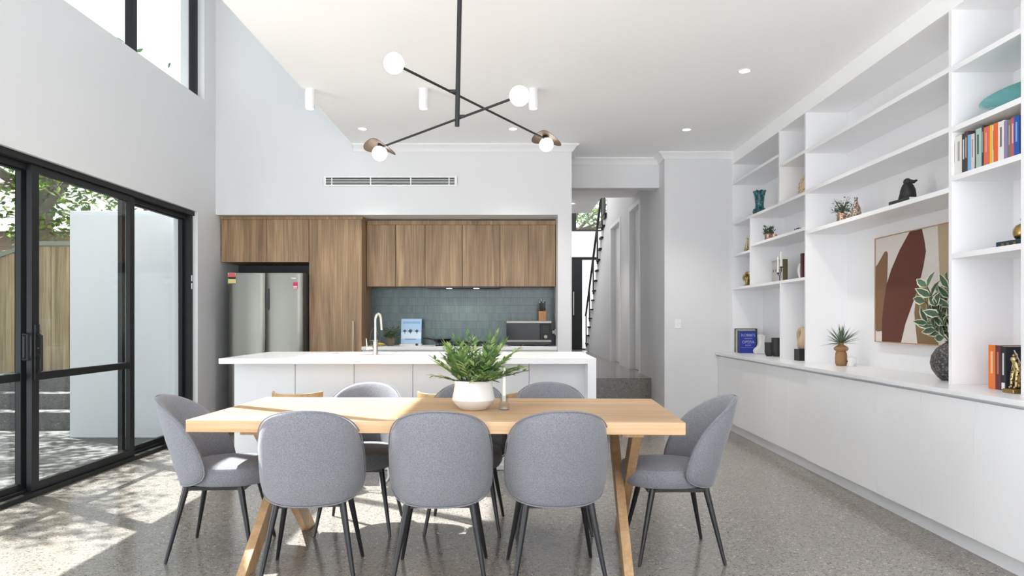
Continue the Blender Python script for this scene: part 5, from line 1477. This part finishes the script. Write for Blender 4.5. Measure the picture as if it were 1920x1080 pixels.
# album box, candlestick, books, loop vase
z = 1.5905
ya_, yb_ = at(1446, 2.66), at(1468, 2.66)
t = thing('photo_album', 'album with a black and white photograph cover and olive spine', 'album', (2.66, yb_, z))
Ld = min(0.30, ya_ - yb_)
bx('cover', flat((0.12, 0.095, 0.035)), 0.0, 0.048, 0, Ld, 0, 0.228, t, 0.0015)
bx('photograph', flat((0.42, 0.40, 0.38)), -0.0012, 0, 0.004, Ld - 0.004, 0.004, 0.224, t)
ph = MB()
for q in range(5): ph.prism([(0.02 + q*0.055 + R.uniform(0, .02), 0.10 + R.uniform(-.01, .02)), (0.055 + q*0.05, 0.10), (0.06 + q*0.05, 0.14 + R.uniform(0, .02)), (0.02 + q*0.055, 0.13)], 'X', -0.0022, -0.0012)
ph.build('photograph_figures', flat((0.04, 0.04, 0.045)), t, smooth=False)
# candelabra
yc = at(1462, 2.585)
t = thing('candlestick', 'slim dark two-armed candlestick in front of the album', 'candle holder', (2.585, yc, z))
cs = MB()
cs.lathe([(0.0001, 0), (0.026, 0.0), (0.026, 0.004), (0.006, 0.009), (0.0045, 0.012), (0.0045, 0.06)], (0,0,0), 20)
cs.tube([(0, 0, 0.058), (0, 0.035, 0.062), (0, 0.042, 0.075)], 0.0035, 8); cs.tube([(0, 0, 0.058), (0, -0.035, 0.10), (0, -0.04, 0.128)], 0.0035, 8)
cs.lathe([(0.005, 0.073), (0.013, 0.078), (0.013, 0.09), (0.0105, 0.09), (0.0105, 0.0795), (0.0001, 0.0795)], (0, 0.042, 0), 16); cs.lathe([(0.005, 0.126), (0.013, 0.131), (0.013, 0.143), (0.0105, 0.143), (0.0105, 0.1325), (0.0001, 0.1325)], (0, -0.04, 0), 16)
cs.build('stem', 'dark', t)
for dy, zz, lab in ((0.042, 0.080, 'white candle on the lower arm of the candlestick'), (-0.04, 0.133, 'white candle on the higher arm of the candlestick')):
    c_ = thing('candle', lab, 'candle', (2.585, yc + dy, z + zz), group='white candles in the candlestick')
    MB().lathe([(0.0001, 0), (0.0095, 0), (0.009, 0.15), (0.005, 0.156), (0.0001, 0.158)], (0,0,0), 16).build('wax', 'wax', c_)
    MB().tube([(0,0,0.157), (0,0,0.165)], 0.0009, 5).build('wick', 'blackmat', c_)
book('burgundy book standing upright near the tall divider', 2.585, at(1502.5, 2.585), z, 0.045, 0.225, 0.15, (0.07, 0.012, 0.02), 'books near the tall divider', spine='X')
book('pale pink book standing right of the burgundy book', 2.60, at(1502.5, 2.585) - 0.05, z, 0.04, 0.205, 0.15, (0.62, 0.50, 0.50), 'books near the tall divider', spine='X')
t = thing('white_loop_vase', 'white teardrop loop ornament left of the burgundy book', 'ornament', (2.66, at(1498, 2.62) + 0.05, z))
pts = [(0, 0.045*math.sin(2*PI*i/40) * (1 - 0.3*math.cos(2*PI*i/40)), 0.077 + 0.062*-math.cos(2*PI*i/40)) for i in range(40)]
MB().tube(pts, 0.0135, 12, closed=True).build('loop', 'ceramic', t)

# opera books facing out
z = 0.8505
G3 = 'books standing face out in the lower left bay'
def facebook(lab, px0, px1, y, hgt, col, thk=0.035):
    xa, xb_ = PX(px0, y), PX(px1, y)
    t = thing('book', lab, 'book', (xa, y, z), group=G3)
    bx('cover', flat(col), 0, xb_ - xa, 0, thk, 0, hgt, t, 0.0012)
    bx('page_block', 'paper', 0.003, xb_ - xa + 0.0008, 0.003, thk - 0.003, 0.003, hgt + 0.0008, t)
    return t, xb_ - xa
facebook('black book at the back of the face-out stack', 1379, 1420, 8.135, 0.272, (0.03, 0.035, 0.04))
facebook('pale green book second from the back of the face-out stack', 1381.5, 1416, 8.09, 0.262, (0.52, 0.55, 0.36), 0.04)
facebook('black book with a gold corner, third from the back of the face-out stack', 1384.5, 1418, 8.045, 0.252, (0.05, 0.045, 0.03), 0.04)
t, w_ = facebook('royal blue opera book facing out at the front of the stack', 1387.5, 1417, 7.985, 0.246, (0.012, 0.03, 0.30), 0.052)
for txt, zz, sz in (("KOBBE'S", 0.198, 0.042), ('COMPLETE', 0.162, 0.018), ('OPERA', 0.122, 0.046), ('BOOK', 0.085, 0.024)):
    text('title_lettering', txt, sz, (w_ / 2 + 0.004, -0.0012, zz), (PI/2, 0, 0), flat((0.45, 0.50, 0.72)), t)
bx('title_rule', flat((0.35, 0.4, 0.65)), 0.01, w_ - 0.005, -0.001, 0, 0.060, 0.063, t)
t = thing('white_bookend', 'white curved ceramic bookend beside the blue opera book', 'bookend', (2.70, 7.80, z))
wb = MB(); pr_ = [(-0.05, 0), (0.06, 0), (0.055, 0.06), (0.045, 0.12), (0.055, 0.20), (0.01, 0.215), (-0.015, 0.20), (-0.005, 0.13), (-0.02, 0.08), (-0.055, 0.05), (-0.06, 0.03)]
wb.prism(pr_, 'Y', -0.04, 0.04); wb.build('bookend_body', 'ceramic', t, bevel=0.012, seg=3)
def darkpot(lab, px, X, r_, h_):
    t = thing('charcoal_pot', lab, 'pot', (X, at(px, X), z), group='charcoal pots in the lower left bay')
    MB().lathe([(0.0001, 0), (r_*0.6, 0), (r_*0.85, h_*0.12), (r_, h_*0.3), (r_, h_), (r_*0.9, h_), (r_*0.88, h_*0.3), (0.0001, h_*0.2)], (0,0,0), 36).build('pot_body', 'dark', t)
darkpot('shorter charcoal pot with a rounded base, left of the taller one', 1442.5, 2.63, 0.046, 0.14)
darkpot('taller charcoal pot beside the lower divider', 1456, 2.69, 0.05, 0.188)
# stone loop on black block
yk = at(1503, 2.64)
t = thing('loop_sculpture', 'beige stone loop sculpture mounted on a black block', 'sculpture', (2.64, yk, z))
bx('base_block', 'blackmat', -0.045, 0.045, -0.06, 0.06, 0, 0.105, t, 0.002, 'black cube base')
pts = []; rad = []
for i in range(36):
    a = 2*PI*i/36
    pts.append((0.010*math.sin(2*a), 0.048*math.sin(a)*(1+0.15*math.cos(a)), 0.21 - 0.075*math.cos(a))); rad.append(0.030 + 0.010*math.cos(a + 0.6))
MB().tube(pts, rad, 16, closed=True).build('stone_loop', 'cork', t)
# ---------------------------------------------------------------- outside the sliding doors
struct('ground_yard', 'ground', [(-14, -3.5, -4, 16, -0.15, -0.02)], 'grey exposed aggregate paving of the yard outside the glass doors', 'paving')
tag(MB().box(-4.66, -3.5, 7.53, 7.75, -0.02, 2.37).build('garden_wall', 'render', None, smooth=False, bevel=0.004), 'white rendered blade wall standing outside the glass doors', 'wall')
g = thing('garden_steps', 'concrete garden steps rising beside the white blade wall', 'steps', (-5.6, 8.05, -0.02))
for i in range(3):
    bx('step', 'ground', -0.9, 0.62, 0.3 * i, 0.3 * i + (0.3 if i < 2 else 0.9), 0, 0.2 + 0.18 * i, g, 0.004)
# paling fence
fe = thing('timber_fence', 'pale timber paling fence behind the garden steps', 'fence', (-4.9, 9.75, -0.02))
x = 0.0
tops = []
while x > -5.2:
    X = -4.9 + x
    top = 2.24 if X > -6.5 else 2.24 - 0.34 * (-6.5 - X)
    tops.append((x, top)); x -= 0.125
for x, top in tops:
    bx('paling', 'fence', x - 0.12, x, -0.02 - 0.012 * (int(round(x / 0.125)) % 2), 0.0, 0, top, fe)
rl_ = MB()
rl_.prism([(0.0, 2.25), (-1.6, 2.25), (-5.2, 2.25 - 0.34 * 3.6), (-5.2, 2.31 - 0.34 * 3.6), (-1.6, 2.31), (0, 2.31)], 'Y', -0.05, 0.03)
rl_.build('capping_rail', flat((0.25, 0.27, 0.22), 0.8), fe, smooth=False)
MB().box(-5.2, 0, 0.0, 0.04, 0.9, 0.98).box(-5.2, 0, 0.0, 0.04, 0.2, 0.28).build('rail', 'fence', fe, smooth=False)
# side fence (along the yard)
fe2 = thing('side_fence', 'timber paling fence along the far side of the yard', 'fence', (-10.1, 4.0, -0.02))
y = -4.0
while y < 5.6:
    bx('paling', 'fence', 0, 0.018, y, y + 0.12, 0, 1.7, fe2); y += 0.125
# neighbouring roofs
nb = thing('neighbour_house', 'neighbouring house with a dark roof beyond the fence', 'house', (-11.5, 17.0, -0.02))
bx('house_wall', 'brickred', -4, 3.2, 0, 5, 0, 3.4, nb)
MB().prism([(-0.4, 3.3), (5.4, 3.3), (2.5, 5.0)], 'X', -4.4, 3.6).build('roof', 'rooft', nb, smooth=False)
def tree(lab, x, y, trunk_h, tr, crown, nleaf, ls, seed, lean=(0, 0), z0=-0.02, mat_='treeleaf'):
    t = thing('tree', lab, 'tree', (x, y, z0), group='trees in the yard and beyond')
    r = random.Random(seed); tb_ = MB()
    top = Vector((lean[0], lean[1], trunk_h))
    tb_.tube([(0, 0, 0), top * 0.5 + Vector((0.06, 0, 0)), top], [tr * 1.15, tr * 0.95, tr * 0.6], 14)
    cc, cr_ = Vector(crown[0]), Vector(crown[1])
    for i in range(12):
        a = r.uniform(0, 2*PI)
        q = cc + Vector((cr_.x*math.cos(a)*0.8, cr_.y*math.sin(a)*0.8, cr_.z*r.uniform(-0.5, 0.7)))
        m_ = top.lerp(q, 0.5) + Vector((0, 0, r.uniform(-.2, .3)))
        tb_.tube([top * r.uniform(0.75, 1), m_, q], [tr * 0.35, tr * 0.18, 0.015], 7)
    tb_.build('trunk', 'bark', t)
    lf_ = MB()
    ncl = max(8, nleaf // 40)
    for c in range(ncl):
        while True:
            v = Vector((r.uniform(-1,1), r.uniform(-1,1), r.uniform(-1,1)))
            if v.length < 1: break
        c0 = cc + Vector((v.x*cr_.x, v.y*cr_.y, v.z*cr_.z))
        for i in range(40):
            p = c0 + Vector((r.gauss(0, .16), r.gauss(0, .16), r.gauss(0, .10))) * (ls / 0.09)
            lf_.leaf(p, (r.uniform(-1,1), r.uniform(-1,1), r.uniform(-.6,.3)), (r.uniform(-.6,.6), r.uniform(-.6,.6), 1), ls * r.uniform(.7, 1.3), ls * 0.45)
    lf_.build('foliage', mat_, t)
tree('large tree with a thick pale trunk behind the garden steps', -7.9, 11.6, 3.6, 0.26, ((0.3, 0, 4.1), (2.4, 1.7, 1.7)), 6500, 0.13, 3, (0.25, 0))
tree('tree beyond the timber fence at the far left', -13.2, 13.2, 3.2, 0.2, ((0, 0, 4.0), (2.4, 1.8, 1.8)), 5200, 0.13, 8)
tree('shade tree of the yard above the glass doors', -7.6, 6.8, 3.8, 0.17, ((1.15, -0.5, 4.6), (1.35, 2.1, 0.75)), 4600, 0.085, 5, (0.3, -0.2))
tree('broad tree added mostly out of view at the left to shade the paving', -9.6, 8.6, 4.0, 0.2, ((0.6, 0, 4.9), (2.6, 1.9, 0.8)), 6000, 0.11, 44)  # extra tree, mostly out of view, added for its shade on the paving
tree('tree seen through the stairwell window above the entry door', 1.6, 23.0, 4.2, 0.2, ((0, 0, 5.2), (3.2, 1.8, 2.2)), 4200, 0.14, 15)
# ground past the entry
struct('ground_front', 'ground', [(-3, 7, 17.65, 30, 0.2, 0.45)], 'paving in front of the entry door', 'paving')
